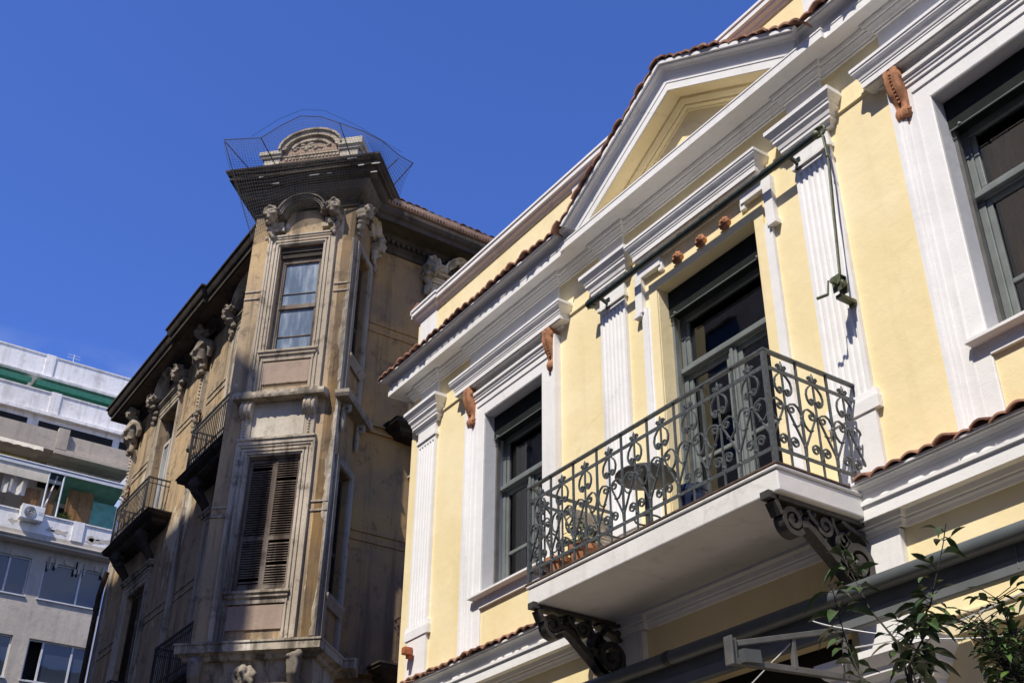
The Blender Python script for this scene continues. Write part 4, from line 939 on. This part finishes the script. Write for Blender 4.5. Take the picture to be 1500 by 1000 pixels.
for k in range(5): 
    u = random.choice([-27.6,-27.3,-25.9,-25.7,-24.9]); m.ball((u,-.3,17.85),(.12,.1,.10),7,5)
each(m,'roof_rubble','brick',OLD,smooth=0)
# door bays with arched hoods, carved heads and balconies
def rail_panel(m,u0,u1,y0,y1,z,h):
    pass
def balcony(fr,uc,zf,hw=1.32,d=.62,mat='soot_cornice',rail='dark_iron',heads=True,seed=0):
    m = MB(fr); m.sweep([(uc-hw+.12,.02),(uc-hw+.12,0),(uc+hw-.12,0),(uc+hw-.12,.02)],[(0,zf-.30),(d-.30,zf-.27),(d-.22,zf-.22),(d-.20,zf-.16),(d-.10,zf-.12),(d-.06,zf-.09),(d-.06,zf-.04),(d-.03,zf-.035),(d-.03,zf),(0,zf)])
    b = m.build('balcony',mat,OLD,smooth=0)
    m = MB(fr); zt = zf+1.0; e = hw-.10; yo = -d+.08
    for z,t in ((zt,.035),(zt-.14,.02),(zf+.06,.022),(zf+.22,.018)):
        m.beam((uc-e,yo,z),(uc+e,yo,z),t); m.beam((uc-e,yo,z),(uc-e,0,z),t); m.beam((uc+e,yo,z),(uc+e,0,z),t)
    nb = 20
    for i in range(nb+1):
        u = uc-e+2*e*i/nb; m.box(u-.009,u+.009,yo-.009,yo+.009,zf,zt)
    for s in (-1,1):
        for j in range(5): y = yo+(-yo)*j/5; m.box(uc+s*e-.009,uc+s*e+.009,y-.009,y+.009,zf,zt)
        m.box(uc+s*e-.02,uc+s*e+.02,yo-.02,yo+.02,zf,zt+.02)
    for i in range(nb):
        u = uc-e+2*e*(i+.5)/nb; zc = zt-.07; m.tube([(u+.045*math.cos(a),yo,zc+.045*math.sin(a)) for a in [k*math.pi/4 for k in range(9)]],.006,4); zc = zf+.14; m.tube([(u+.05*math.cos(a),yo,zc+.05*math.sin(a)) for a in [k*math.pi/4 for k in range(9)]],.006,4)
    m.build('railing',rail,b,smooth=0)
    for s in (-1,1):
        m = MB(fr); u = uc+s*(hw-.42)
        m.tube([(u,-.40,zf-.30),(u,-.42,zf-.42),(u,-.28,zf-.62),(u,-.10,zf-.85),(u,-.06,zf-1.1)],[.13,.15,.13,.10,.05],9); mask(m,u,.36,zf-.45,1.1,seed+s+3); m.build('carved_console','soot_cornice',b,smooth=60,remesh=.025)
    return b
def door_bay(fr,uc,z0,kind,hood_=True,par=None,seed=0,casemat='old_stone'):
    zt = z0+3.55
    m = MB(fr); m.sweepf([(uc-.68,z0+.02),(uc-.68,zt),(uc+.68,zt),(uc+.68,z0+.02)],[(0,.30),(.07,.30),(.07,.25),(.05,.24),(.05,.13),(.035,.12),(.035,.03),(.015,0),(0,0)])
    m.sweep([(uc-1.0,.02),(uc-1.0,0),(uc+1.0,0),(uc+1.0,.02)],[(0,zt+.31),(.10,zt+.32),(.12,zt+.37),(.15,zt+.39),(.15,zt+.43),(0,zt+.45)])
    c = m.build('door_casing',casemat,OLD,smooth=0)
    if kind == 'open':                              # tall glazed leaves standing ajar
        m = MB(fr); m.box(uc-.66,uc+.66,.2,.27,zt-.75,zt-.68); m.box(uc-.66,uc-.59,.2,.27,z0,zt); m.box(uc+.59,uc+.66,.2,.27,z0,zt); d0 = m.build('balcony_door','old_wood',OLD,smooth=0)
        m = MB(fr)
        for a,b in ((uc-.57,uc-.06),): m.box(a,a+.07,.16,.21,z0+.05,zt-.75); m.box(b-.07,b,.16,.21,z0+.05,zt-.75); m.box(a+.07,b-.07,.161,.209,z0+.05,z0+.9); m.box(a+.07,b-.07,.161,.209,zt-.85,zt-.75)
        m.build('door_leaf','block_grey',d0,smooth=0)
        m = MB(fr); m.add([(uc-.5,.19,z0+.9),(uc-.13,.19,z0+.9),(uc-.13,.19,zt-.85),(uc-.5,.19,zt-.85)],[(0,1,2,3)]); m.build('pane','old_pane_glass',d0,smooth=0)
        rows = []
        for i in range(25): u = uc+.0+.5*i/24; yy = .30+.03*math.sin(i*1.7); rows.append([(u,yy,z0+.05),(u,yy,zt-.8)])
        m = MB(fr); m.grid(rows); m.build('curtain','cloth',d0,smooth=60)
    else:
        for a,b in ((uc-.66,uc-.01),(uc+.01,uc+.66)): shutter(fr,a,b,z0+.03,zt-.03,.12,mat='old_wood')
    if hood_:
        arch_hood(fr,uc,zt+.52,1.0,.46,d=.30)
        for s in (-1,1): boss(fr,uc+s*.98,.28,zt+.60,1.15,seed+s)
        m = MB(fr); m.prism([(uc-.50,zt+.46),(uc+.50,zt+.46),(uc+.44,zt+.75),(uc+.2,zt+.93),(uc,zt+.97),(uc-.2,zt+.93),(uc-.44,zt+.75)],-.03,.02); m.build('lunette','pink_plaster',c,smooth=0)
for i,uc in enumerate(LC):
    door_bay(LF,uc,12.6,'open' if i==0 else 'shut',True,seed=10+i*5); balcony(LF,uc,12.62,seed=i*10)
    door_bay(LF,uc,7.66,'shut',False,seed=30+i); balcony(LF,uc,7.66,seed=60+i)
    door_bay(LF,uc,2.7,'shut',False)
for i,uc in enumerate(RC):
    door_bay(RF,uc,12.6,'shut',True,seed=40+i*5); balcony(RF,uc,12.62,rail='rust_iron',seed=20+i*3)
    door_bay(RF,uc,7.66,'shut',False); balcony(RF,uc,7.66,rail='rust_iron',seed=70+i*3)
    door_bay(RF,uc,2.7,'shut',False)
# bands on both walls
m = MB(LF)
for z in (10.06,10.24,14.95,15.13):
    for a,b in ((XL+.3,-28.80),(-26.78,-25.35),(-24.75,-23.42),(-21.4,-20.9)): m.box(a,b,-.022,.01,z,z+.035)
m.box(XL,-20.9,-.05,.01,7.5,7.66); each(m,'band','old_stone',OLD,smooth=0)
m = MB(RF)
for z in (10.04,10.22,14.72,14.92):
    for a,b in ((2.05,3.34),(5.36,8.7),(10.8,14.0)): m.box(a,b,-.024,.01,z,z+.04)
for z in (12.36,12.52): m.box(2.02,14.6,-.05,.01,z,z+.05)
m.box(2.02,14.6,-.10,.01,7.5,7.66); each(m,'band','old_side_stucco',OLD,smooth=0)
# herm figures with garlands under the street cornice
def herm(fr,uc,name='herm_figure'):
    m = MB(fr); rnd = random.Random(int(uc*10))
    zh = 17.02; m.ball((uc,-.36,zh),(.125,.14,.17),14,10); m.ball((uc,-.50,zh-.01),(.025,.035,.05),8,6); m.ball((uc,-.46,zh-.10),(.05,.05,.035),8,6)
    for s in (-1,1): m.ball((uc+s*.05,-.475,zh+.045),(.04,.03,.02),8,6); m.ball((uc+s*.065,-.43,zh-.05),(.045,.05,.05),8,6)
    for k in range(18): a = math.pi*(-.2+1.4*k/17); m.ball((uc+.145*math.cos(a),-.36+rnd.uniform(-.08,.06),zh+.04+.15*math.sin(a)),(.055,.07,.05),8,6)
    for k in range(8): m.ball((uc+rnd.uniform(-.12,.12),-.22,zh+rnd.uniform(-.2,.15)),(.06,.08,.07),8,6)
    m.tube([(uc,-.32,zh-.1),(uc,-.28,zh-.28)],[.075,.09],10)
    m.tube([(uc-.30,-.18,zh-.38),(uc-.12,-.26,zh-.30),(uc+.12,-.26,zh-.30),(uc+.30,-.18,zh-.38)],[.11,.13,.13,.11],10)
    m.tube([(uc,-.22,zh-.32),(uc,-.27,zh-.55),(uc,-.22,zh-.8),(uc,-.16,zh-1.0)],[.19,.21,.17,.12],14)
    for s in (-1,1):
        m.ball((uc+s*.10,-.38,zh-.52),(.095,.09,.10),10,8); m.tube([(uc+s*.31,-.18,zh-.36),(uc+s*.35,-.14,zh-.58),(uc+s*.28,-.14,zh-.74)],[.10,.085,.06],8)
        m.tube([(uc+s*.26,-.27,zh-.30),(uc+s*.1,-.46,zh-.60),(uc-s*.12,-.36,zh-.86)],[.045,.05,.04],7); m.tube([(uc+s*.2,-.3,zh-.32),(uc+s*.02,-.46,zh-.66),(uc-s*.2,-.28,zh-.82)],[.03,.035,.03],6)
    for k in range(12): m.ball((uc+rnd.uniform(-.16,.16),-.20,zh-.9-rnd.uniform(0,.28)),(.06,.08,.07),8,6)
    o = m.build(name,'sculpture',OLD,smooth=60,remesh=.017)
    m = MB(fr); m.prism([(uc-.13,15.95),(uc+.13,15.95),(uc+.06,14.85),(uc-.06,14.85)],-.12,.0)
    for k in range(9): m.ball((uc,-.13,15.85-.1*k),(.038-.001*k,.04,.038),8,6)
    m.build('herm_shaft','old_stone',o,smooth=30)
    m = MB(fr)
    for k in range(34):
        zz = 14.85-rnd.random()*1.05; m.ball((uc+rnd.gauss(0,.085),-.10-rnd.uniform(0,.06),zz),(rnd.uniform(.04,.075),.055,rnd.uniform(.035,.07)),8,6)
    for s in (-1,1): m.tube([(uc+s*(.10+.055*math.cos(a)),-.13,14.72+.055*math.sin(a)) for a in [i*.5 for i in range(13)]],.03,6)
    m.build('leaf_drop','sculpture',o,smooth=60,remesh=.017)
    m = MB(fr); m.box(uc-.13,uc+.13,-.05,.01,7.7,13.75)
    for s in (-.08,-.03,.03,.08): m.box(uc+s-.012,uc+s+.012,-.065,-.049,12.75,13.7)
    m.build('wall_strip','old_stone',o,smooth=0)
for uc in (-30.35,-25.05): herm(LF,uc)
# downpipe at the far left end
m = MB(LF); m.tube([(XL+.12,-.14,.1),(XL+.12,-.14,11.9),(XL+.3,-.10,12.5)],.07,10)
for z in (3,6,9,11.5): m.tube([(XL+.12,-.14,z),(XL+.12,-.14,z+.08)],.085,10)
m.build('downpipe','soot_cornice',OLD,smooth=40)
m = MB(RF); m.tube([(2.42,-.07,0),(2.42,-.07,2)],.04,8); m.build('downpipe','old_stone',OLD)
# ------------------------------------------------------------------ wire safety net slung round the bay cornice
NETO = thing('safety_net','sagging wire safety net slung on rods around the crown of the old bay','net',(-19.04,.31,17))
def lerp(a,b,t): return tuple(a[i]+(b[i]-a[i])*t for i in range(len(a)))
def pl(pts,t):
    n = len(pts)-1; x = t*n; i = min(n-1,int(x)); return lerp(pts[i],pts[i+1],x-i)
WT = [(-1.74,.9,18.56),(-1.30,.92,18.50),(-.88,.9,18.48),(-.46,.9,18.76),(-.04,.9,18.97),(.45,.9,18.86),(.88,.9,18.62),(1.42,.82,18.36)]
WL = [(-1.62,.62,17.93),(-1.2,.63,17.90),(-.75,.64,17.84),(-.3,.65,17.82),(.2,.65,17.82),(.7,.64,17.84),(1.2,.63,17.86),(1.60,.62,17.92)]
WB = [(-1.14,.08,16.42),(-.9,.12,16.55),(-.6,.16,16.62),(-.25,.22,16.85),(.1,.24,16.95),(.5,.2,16.95),(.85,.12,17.0),(1.10,.08,17.05)]
ET = [(1.42,.82,18.36),(1.78,.6,18.22),(2.0,.1,18.22),(2.2,-.3,18.30)]
EL = [(1.60,.62,17.92),(1.74,.4,17.88),(1.74,-.2,17.88),(1.74,-.9,17.90)]
m = MB(BF)
def netpt(T,L,Bm,s,v,sag=.06):
    a = pl(T,s); b = pl(L,s)
    if v<=1: q = lerp(a,b,v); k = math.sin(math.pi*v)*sag
    else: c_ = pl(Bm,s); q = lerp(b,c_,v-1); k = math.sin(math.pi*(v-1))*sag*-.5
    return (q[0],-(q[1]+k),q[2]-abs(k)*.3)
RW = .0034
for i in range(49):
    s = i/48; m.tube([netpt(WT,WL,WB,s,v/8) for v in range(17)],RW,3,cap=False)
for j in range(15): m.tube([netpt(WT,WL,WB,s/32,j/14) for s in range(33)],RW,3,cap=False)
for j in range(20): m.tube([netpt(WT,WL,WB,s/32,1+j/19) for s in range(33)],RW,3,cap=False)
for i in range(29): m.tube([netpt(ET,EL,EL,i/28,v/5) for v in range(6)],RW,3,cap=False)
for j in range(9): m.tube([netpt(ET,EL,EL,s/12,j/8) for s in range(13)],RW,3,cap=False)
tag(m.build('mesh','wire',NETO,smooth=0))
m = MB(BF)
m.tube([(p[0],-p[1],p[2]) for p in WT+ET[1:]],.011,5); m.tube([(-1.74,-.9,18.56),(-1.14,-.08,16.42)],.008,5)
# an outer slack line above
m.tube([(-1.1,-.9,18.55),(-.5,-.92,18.95),(.0,-.92,19.12),(.5,-.92,19.02),(1.3,-.85,18.5),(2.05,-.1,18.3)],.005,4)
m.build('edge_rope','wire',NETO)
for a,b in (((-.88,-.9,18.48),(-.7,.1,18.1)),((.88,-.9,18.62),(.9,.1,18.3)),((1.95,.0,18.22),(1.2,.5,18.0)),((-1.70,-.88,18.50),(-1.2,.0,18.05)),((2.2,.3,18.3),(1.3,1.0,18.0))):
    m = MB(BF); m.tube([a,b],.012,6); m.build('rod','rust_iron',NETO)
# ================================================================== concrete apartment block at the end of the street
AP = thing('apartment_block','weathered white and grey concrete apartment block with stepped back balconies and green awnings','building',(-45,0,0))
AF = (-45,0,90); U0,U1 = -13.,4.05
win = [(-4.4,-1.6,16.1,17.55),(-.9,1.20,16.1,17.55),(1.70,4.0,16.1,17.55),(-4.4,-1.6,13.08,14.6),(-.9,1.17,13.08,14.6),(1.75,3.92,13.08,14.6)]
for z in (1.2,4.2,7.2,10.1): win += [(a,b,z,z+1.5) for a,b in ((-4.4,-1.6),(-.9,1.2),(1.75,3.92))]
m = MB(AF); m.wall(U0,U1,0,18.0,win,.25); m.add([(U1,0,0),(U1,16,0),(U1,16,18),(U1,0,18)],[(0,1,2,3)]); m.add([(U0,0,0),(U0,16,0),(U0,16,18),(U0,0,18)],[(0,1,2,3)]); m.build('wall','block_grey',AP,smooth=0)
m = MB(AF); m.box(U0+.1,U1-.1,.6,.7,.1,17.9); each(m,'interior','dark_void',AP,smooth=0)
def alu_window(a,b,z0,z1,mull,open_to=None,y=.10):
    m = MB(AF); f = .055
    m.box(a,b,y,y+.08,z0,z0+f); m.box(a,b,y,y+.08,z1-f,z1); m.box(a,a+f,y,y+.08,z0+f,z1-f); m.box(b-f,b,y,y+.08,z0+f,z1-f)
    for q in mull: m.box(q-.035,q+.035,y-.005,y+.07,z0+f,z1-f)
    m.box(a-.05,b+.05,-.06,.09,z0-.05,z0-.002)
    o = m.build('window','alu',AP,smooth=0); m = MB(AF); a2 = open_to or a+f
    m.add([(a2,y+.04,z0+f),(b-f,y+.04,z0+f),(b-f,y+.04,z1-f),(a2,y+.04,z1-f)],[(0,1,2,3)]); m.build('pane','block_glass',o,smooth=0); return o
for i,(a,b,z0,z1) in enumerate(win):
    if i==2: alu_window(a,b,z0,z1,[3.1])
    elif i==1: alu_window(a,b,z0,z1,[.45])
    elif i==5: alu_window(a,b,z0,z1,[2.30,3.38],2.33)
    else: alu_window(a,b,z0,z1,[(a+b)/2])
m = MB(AF)
rows = []
for i in range(20): u = 2.95+.5*i/19; rows.append([(u,.22+.02*math.sin(i*1.5),13.15),(u,.22+.02*math.sin(i*1.5),14.5)])
m.grid(rows); m.build('curtain','cloth',AP,smooth=60)
# floor 5: slab, solid parapet, loggia
m = MB(AF); m.box(U0,U1+.1,-.55,.0,17.98,18.2); m.box(U0,U1+.1,-.50,1.8,18.205,18.36); m.tube([(U0,-.58,18.12),(U1,-.58,18.12)],.06,8); m.build('floor_slab','block_grey',AP,smooth=0)
m = MB(AF); m.box(U0,U1+.08,-.48,-.36,18.36,19.10); m.box(U0,U1+.1,-.52,-.33,19.10,19.15); m.box(2.30,2.72,-.54,-.30,18.37,19.16); m.build('parapet','block_white',AP,smooth=0)
random.seed(3)
m = MB(AF)
for k in range(6):
    u = random.choice((-.4,.1,1.5,1.9,3.1,3.6)); zc = 18.62+random.uniform(-.1,.1); q = random.uniform(.10,.30); m.prism([(u+q*(1+.5*math.sin(3*a+k))*math.cos(a),zc+.10*(1+.4*math.sin(4*a+k))*math.sin(a)) for a in [i*.3927 for i in range(16)]],-.486,-.47)
for k in range(15): u = random.choice([random.uniform(-.8,1.2),random.uniform(1.7,4)]); m.box(u,u+random.uniform(.03,.12),-.06,-.02,17.6-random.uniform(.0,.35),17.75)
each(m,'spalled_plaster','block_grey',AP,smooth=0)
m = MB(AF); m.box(U0,U1,1.6,1.8,18.36,21.9); m.box(-.9,-.6,.9,1.6,18.4,22); m.build('loggia_wall','block_beige',AP,smooth=0)
m = MB(AF)
for a,b,z0,z1 in ((-3,-1.5,18.4,20.5),(.0,.9,18.4,19.9),(2.0,2.9,18.4,20.4),(-.2,.6,21.0,21.9),(1.0,3.6,21.05,21.6)): m.box(a,b,1.58,1.61,z0,z1)
each(m,'loggia_opening','dark_void',AP,smooth=0)
m = MB(AF)
for u in (1.05,1.62): m.tube([(u,-.3,19.1),(u,-.3,21.1)],.035,8)
m.tube([(U0,-.34,21.16),(U1,-.34,21.16)],.045,8); m.box(U0,U1,-.36,-.30,20.98,21.10); m.tube([(1.1,-.3,19.3),(1.45,.2,21.1)],.03,6)
each(m,'loggia_post','alu',AP,smooth=40)
for a,b,z1 in ((.35,1.0,20.4),(1.15,1.55,20.6),(2.0,3.0,20.75)):
    m = MB(AF); rows = []
    n = int((b-a)/.035)
    for i in range(n): u = a+(b-a)*i/n; m.box(u,u+.026,.25+random.uniform(-.01,.01),.27,19.0,z1+random.uniform(-.06,.03))
    m.build('reed_screen','reed',AP,smooth=0)
m = MB(AF); m.add([(1.7,-.28,21.0),(4.0,-.28,21.0),(4.0,1.5,20.55),(1.7,1.5,20.55)],[(0,1,2,3)]); m.add([(3.05,.4,19.1),(4.0,.4,19.1),(4.0,.4,20.5),(3.05,.4,20.5)],[(0,1,2,3)]); each(m,'green_sheet','green_plastic',AP,smooth=0)
m = MB(AF)
for u in (1.7,2.3,2.9,3.5): m.beam((u,-.28,21.03),(u,1.5,20.58),.03)
m.build('sheet_rail','alu',AP,smooth=0)
m = MB(AF); rows = []
for i in range(60):
    u = -6+6.6*i/59; rows.append([(u,.9,21.9),(u,-.25,21.95-.0),(u,-.34,21.72+.045*abs(math.sin(i*.9)))])
m.grid(rows); m.build('scalloped_awning','cream_canvas',AP,smooth=0)
m = MB(AF); m.add([(-6,.3,21.55),(.2,.3,21.55),(.2,.32,21.25),(-6,.32,21.25)],[(0,1,2,3)]); m.build('roller_blind','yellow_canvas',AP,smooth=0)
m = MB(AF); m.box(U0,1.05,-.32,-.28,20.5,20.98); m.build('blind_panel','cream_canvas',AP,smooth=0)
m = MB(AF); m.box(1.05,U1,1.0,1.06,21.1,21.9); m.build('white_glazing','block_white',AP,smooth=0)
m = MB(AF)
for a,b in ((1.2,2.0),(2.1,2.9),(3.0,3.8)): m.box(a,b,.985,1.0,21.25,21.6)
each(m,'glazing_pane','block_glass',AP,smooth=0)
# floor 6 slab and parapet, then two recessed floors
m = MB(AF); m.box(U0,U1+.1,-.25,1.6,21.92,22.08); m.box(U0,1.02,-.22,-.1,22.08,22.78); m.box(1.02,U1+.08,-.10,.02,22.0,22.76); m.box(1.02,1.45,-.26,.0,22.05,22.95); m.box(1.0,U1+.1,-.35,.1,21.80,21.92); m.build('parapet','block_beige',AP,smooth=0)
def recess(y,z0,z1,post,par):
    m = MB(AF); m.box(U0,U1+1.2,y,y+.12,z0,z1); m.box(U0,U1+1.25,y-.04,y+.15,z1,z1+.05); m.box(post,post+.42,y-.05,y+.2,z0+.02,z1+.08); m.box(U0,U1+1.2,y-.2,y+4,z0-.14,z0); return m.build('parapet','block_white',par,smooth=0)
recess(3.0,24.95,25.95,.95,AP); recess(6.0,28.2,29.3,.85,AP)
m = MB(AF); m.box(U0,U1+1.2,3.06,3.2,22,24.8); m.box(U0,U1+1.2,7.6,7.8,25,28.0); m.box(U0,U1+1.2,3.3,12,24.7,24.81); each(m,'recessed_wall','block_white',AP,smooth=0)
m = MB(AF)
for a,b in ((-4,.25),(.72,3.9),(4.2,4.9)): m.box(a,b,3.03,3.055,24.0,24.58)
for a,b in ((-4,.4),(.9,5.0)): m.box(a,b,7.57,7.6,26.5,28)
each(m,'strip_window','dark_void',AP,smooth=0)
m = MB(AF)
for a,b in ((-6,.4),(.62,5.0)): m.add([(a,7.4,28.05),(b,7.4,28.05),(b,5.6,27.80),(a,5.6,27.80)],[(0,1,2,3)]); m.add([(a,5.6,27.80),(b,5.6,27.80),(b,5.58,27.52),(a,5.58,27.52)],[(0,1,2,3)])
each(m,'green_awning','green_canvas',AP,smooth=0)
m = MB(AF); m.box(U0,U1+1.2,5.8,8,28.062,28.19); m.build('roof_slab','block_white',AP,smooth=0)
def clutter(name,label,cat,mat,f,grp=None):
    m = MB(AF); f(m); tag(m.build(name,mat,smooth=40),label,cat,grp)
def bush(m,u,y,z,r):
    for k in range(60): a = random.uniform(0,6.28); q = random.random()**.5*r; leaf(m,(u+q*math.cos(a),y+q*math.sin(a),z+random.uniform(0,1.2)*r),a,random.uniform(-.4,.8),.16)
clutter('balcony_plant','green potted plant showing above the peeling balcony parapet of the apartment block','plant','leaf_light',lambda m: (bush(m,1.9,-.15,19.25,.22), m.lathe((1.9,-.15,18.9),[(0,0),(.12,0),(.16,.32),(0,.32)],10)))
clutter('laundry_sheet','pale sheet hung to dry on the open balcony of the apartment block','laundry','cloth',lambda m: m.grid([[(-.5+.9*i/10,.1+.05*math.sin(i*1.3),20.75),(-.5+.9*i/10,.12+.06*math.sin(i*1.3+.4),19.95-.03*math.sin(i))] for i in range(11)]))
clutter('aerial','thin rooftop television aerial on the apartment block','aerial','alu',lambda m: (m.tube([(2.2,7,28.2),(2.2,7,30.3)],.02,5), [m.tube([(1.9,7,z),(2.5,7,z)],.012,4) for z in (29.7,29.9,30.1,30.25)]))
AC = thing('air_conditioner','white air conditioner unit hanging on the balcony parapet of the apartment block','air conditioner',(-45,.7,18.8))
m = MB(AF); m.box(.25,1.10,-.86,-.52,18.72,19.28); ac = m.build('casing','ac_plastic',AC,smooth=0,bevel=.02)
m = MB(AF); m.prism([(.57+.22*math.cos(i*.3927),19.0+.22*math.sin(i*.3927)) for i in range(16)],-.875,-.855); m.build('fan_grille','grey_metal',AC,smooth=0)
m = MB(AF)
for r in (.06,.11,.16,.21): m.tube([(.57+r*math.cos(i*.3927),-.885,19.0+r*math.sin(i*.3927)) for i in range(17)],.007,4)
for z in (18.95,19.0,19.05): m.box(.88,1.04,-.868,-.86,z,z+.03)
m.build('fan_guard','alu',AC,smooth=0)
m = MB(AF); m.box(.35,.40,-.84,-.48,18.68,18.715); m.box(.95,1.0,-.84,-.48,18.68,18.715); each(m,'support','alu',AC,smooth=0)
m = MB(AF); m.tube([(-1.2,-.35,21.0),(-1.2,-.35,21.9)],.03,6); each(m,'loggia_post','alu',AP)
# ================================================================== buildings across the street, behind the viewer: they cast the shade on the old house
def across(name,label,x0,x1,y0,y1,h,mat):
    o = thing(name,label,'building',((x0+x1)/2,y0,0)); m = MB((0,0,0)); ops = []
    m.box(x0,x1,y1,y0-.3,0,h); m.build('core','dark_void',o,smooth=0)
    m = MB((x1,y0,180)); L = x1-x0; n = int(L/3.4)
    for f in range(1,int(h/3.1)):
        for i in range(n): a = (i+.25)*L/n; ops.append((a,a+1.5,f*3.1+.9,f*3.1+2.4))
    m.wall(0,L,0,h,ops,.25); m.build('wall',mat,o,smooth=0)
    m = MB((0,0,0)); m.box(x1,x1+.05,y1,y0,0,h); m.box(x0-.05,x0,y1,y0,0,h); m.box(x0,x1,y1,y0,h,h+.05); m.box(x0-.1,x1+.1,y0-.06,y0+.06,h-.9,h+.1); m.build('side_wall',mat,o,smooth=0)
    m = MB((x1,y0,180))
    for a,b,c,d in ops: m.add([(a,.12,c),(b,.12,c),(b,.12,d),(a,.12,d)],[(0,1,2,3)])
    m.build('window_glazing','block_glass',o,smooth=0)
    return o
ta = across('tall_apartment_block','tall plain apartment block across the street behind the viewer',-60,-12.85,-14.5,-26,33.4,'bounce_wall')
m = MB((0,0,0)); m.box(-12.79,-12.3,-26,-14.5,0,32.1); m.build('stair_wing','bounce_wall',ta,smooth=0)
across('low_apartment_block','lower plain apartment block across the street behind the viewer',-11.8,24,-14.5,-26,17,'bounce_wall')
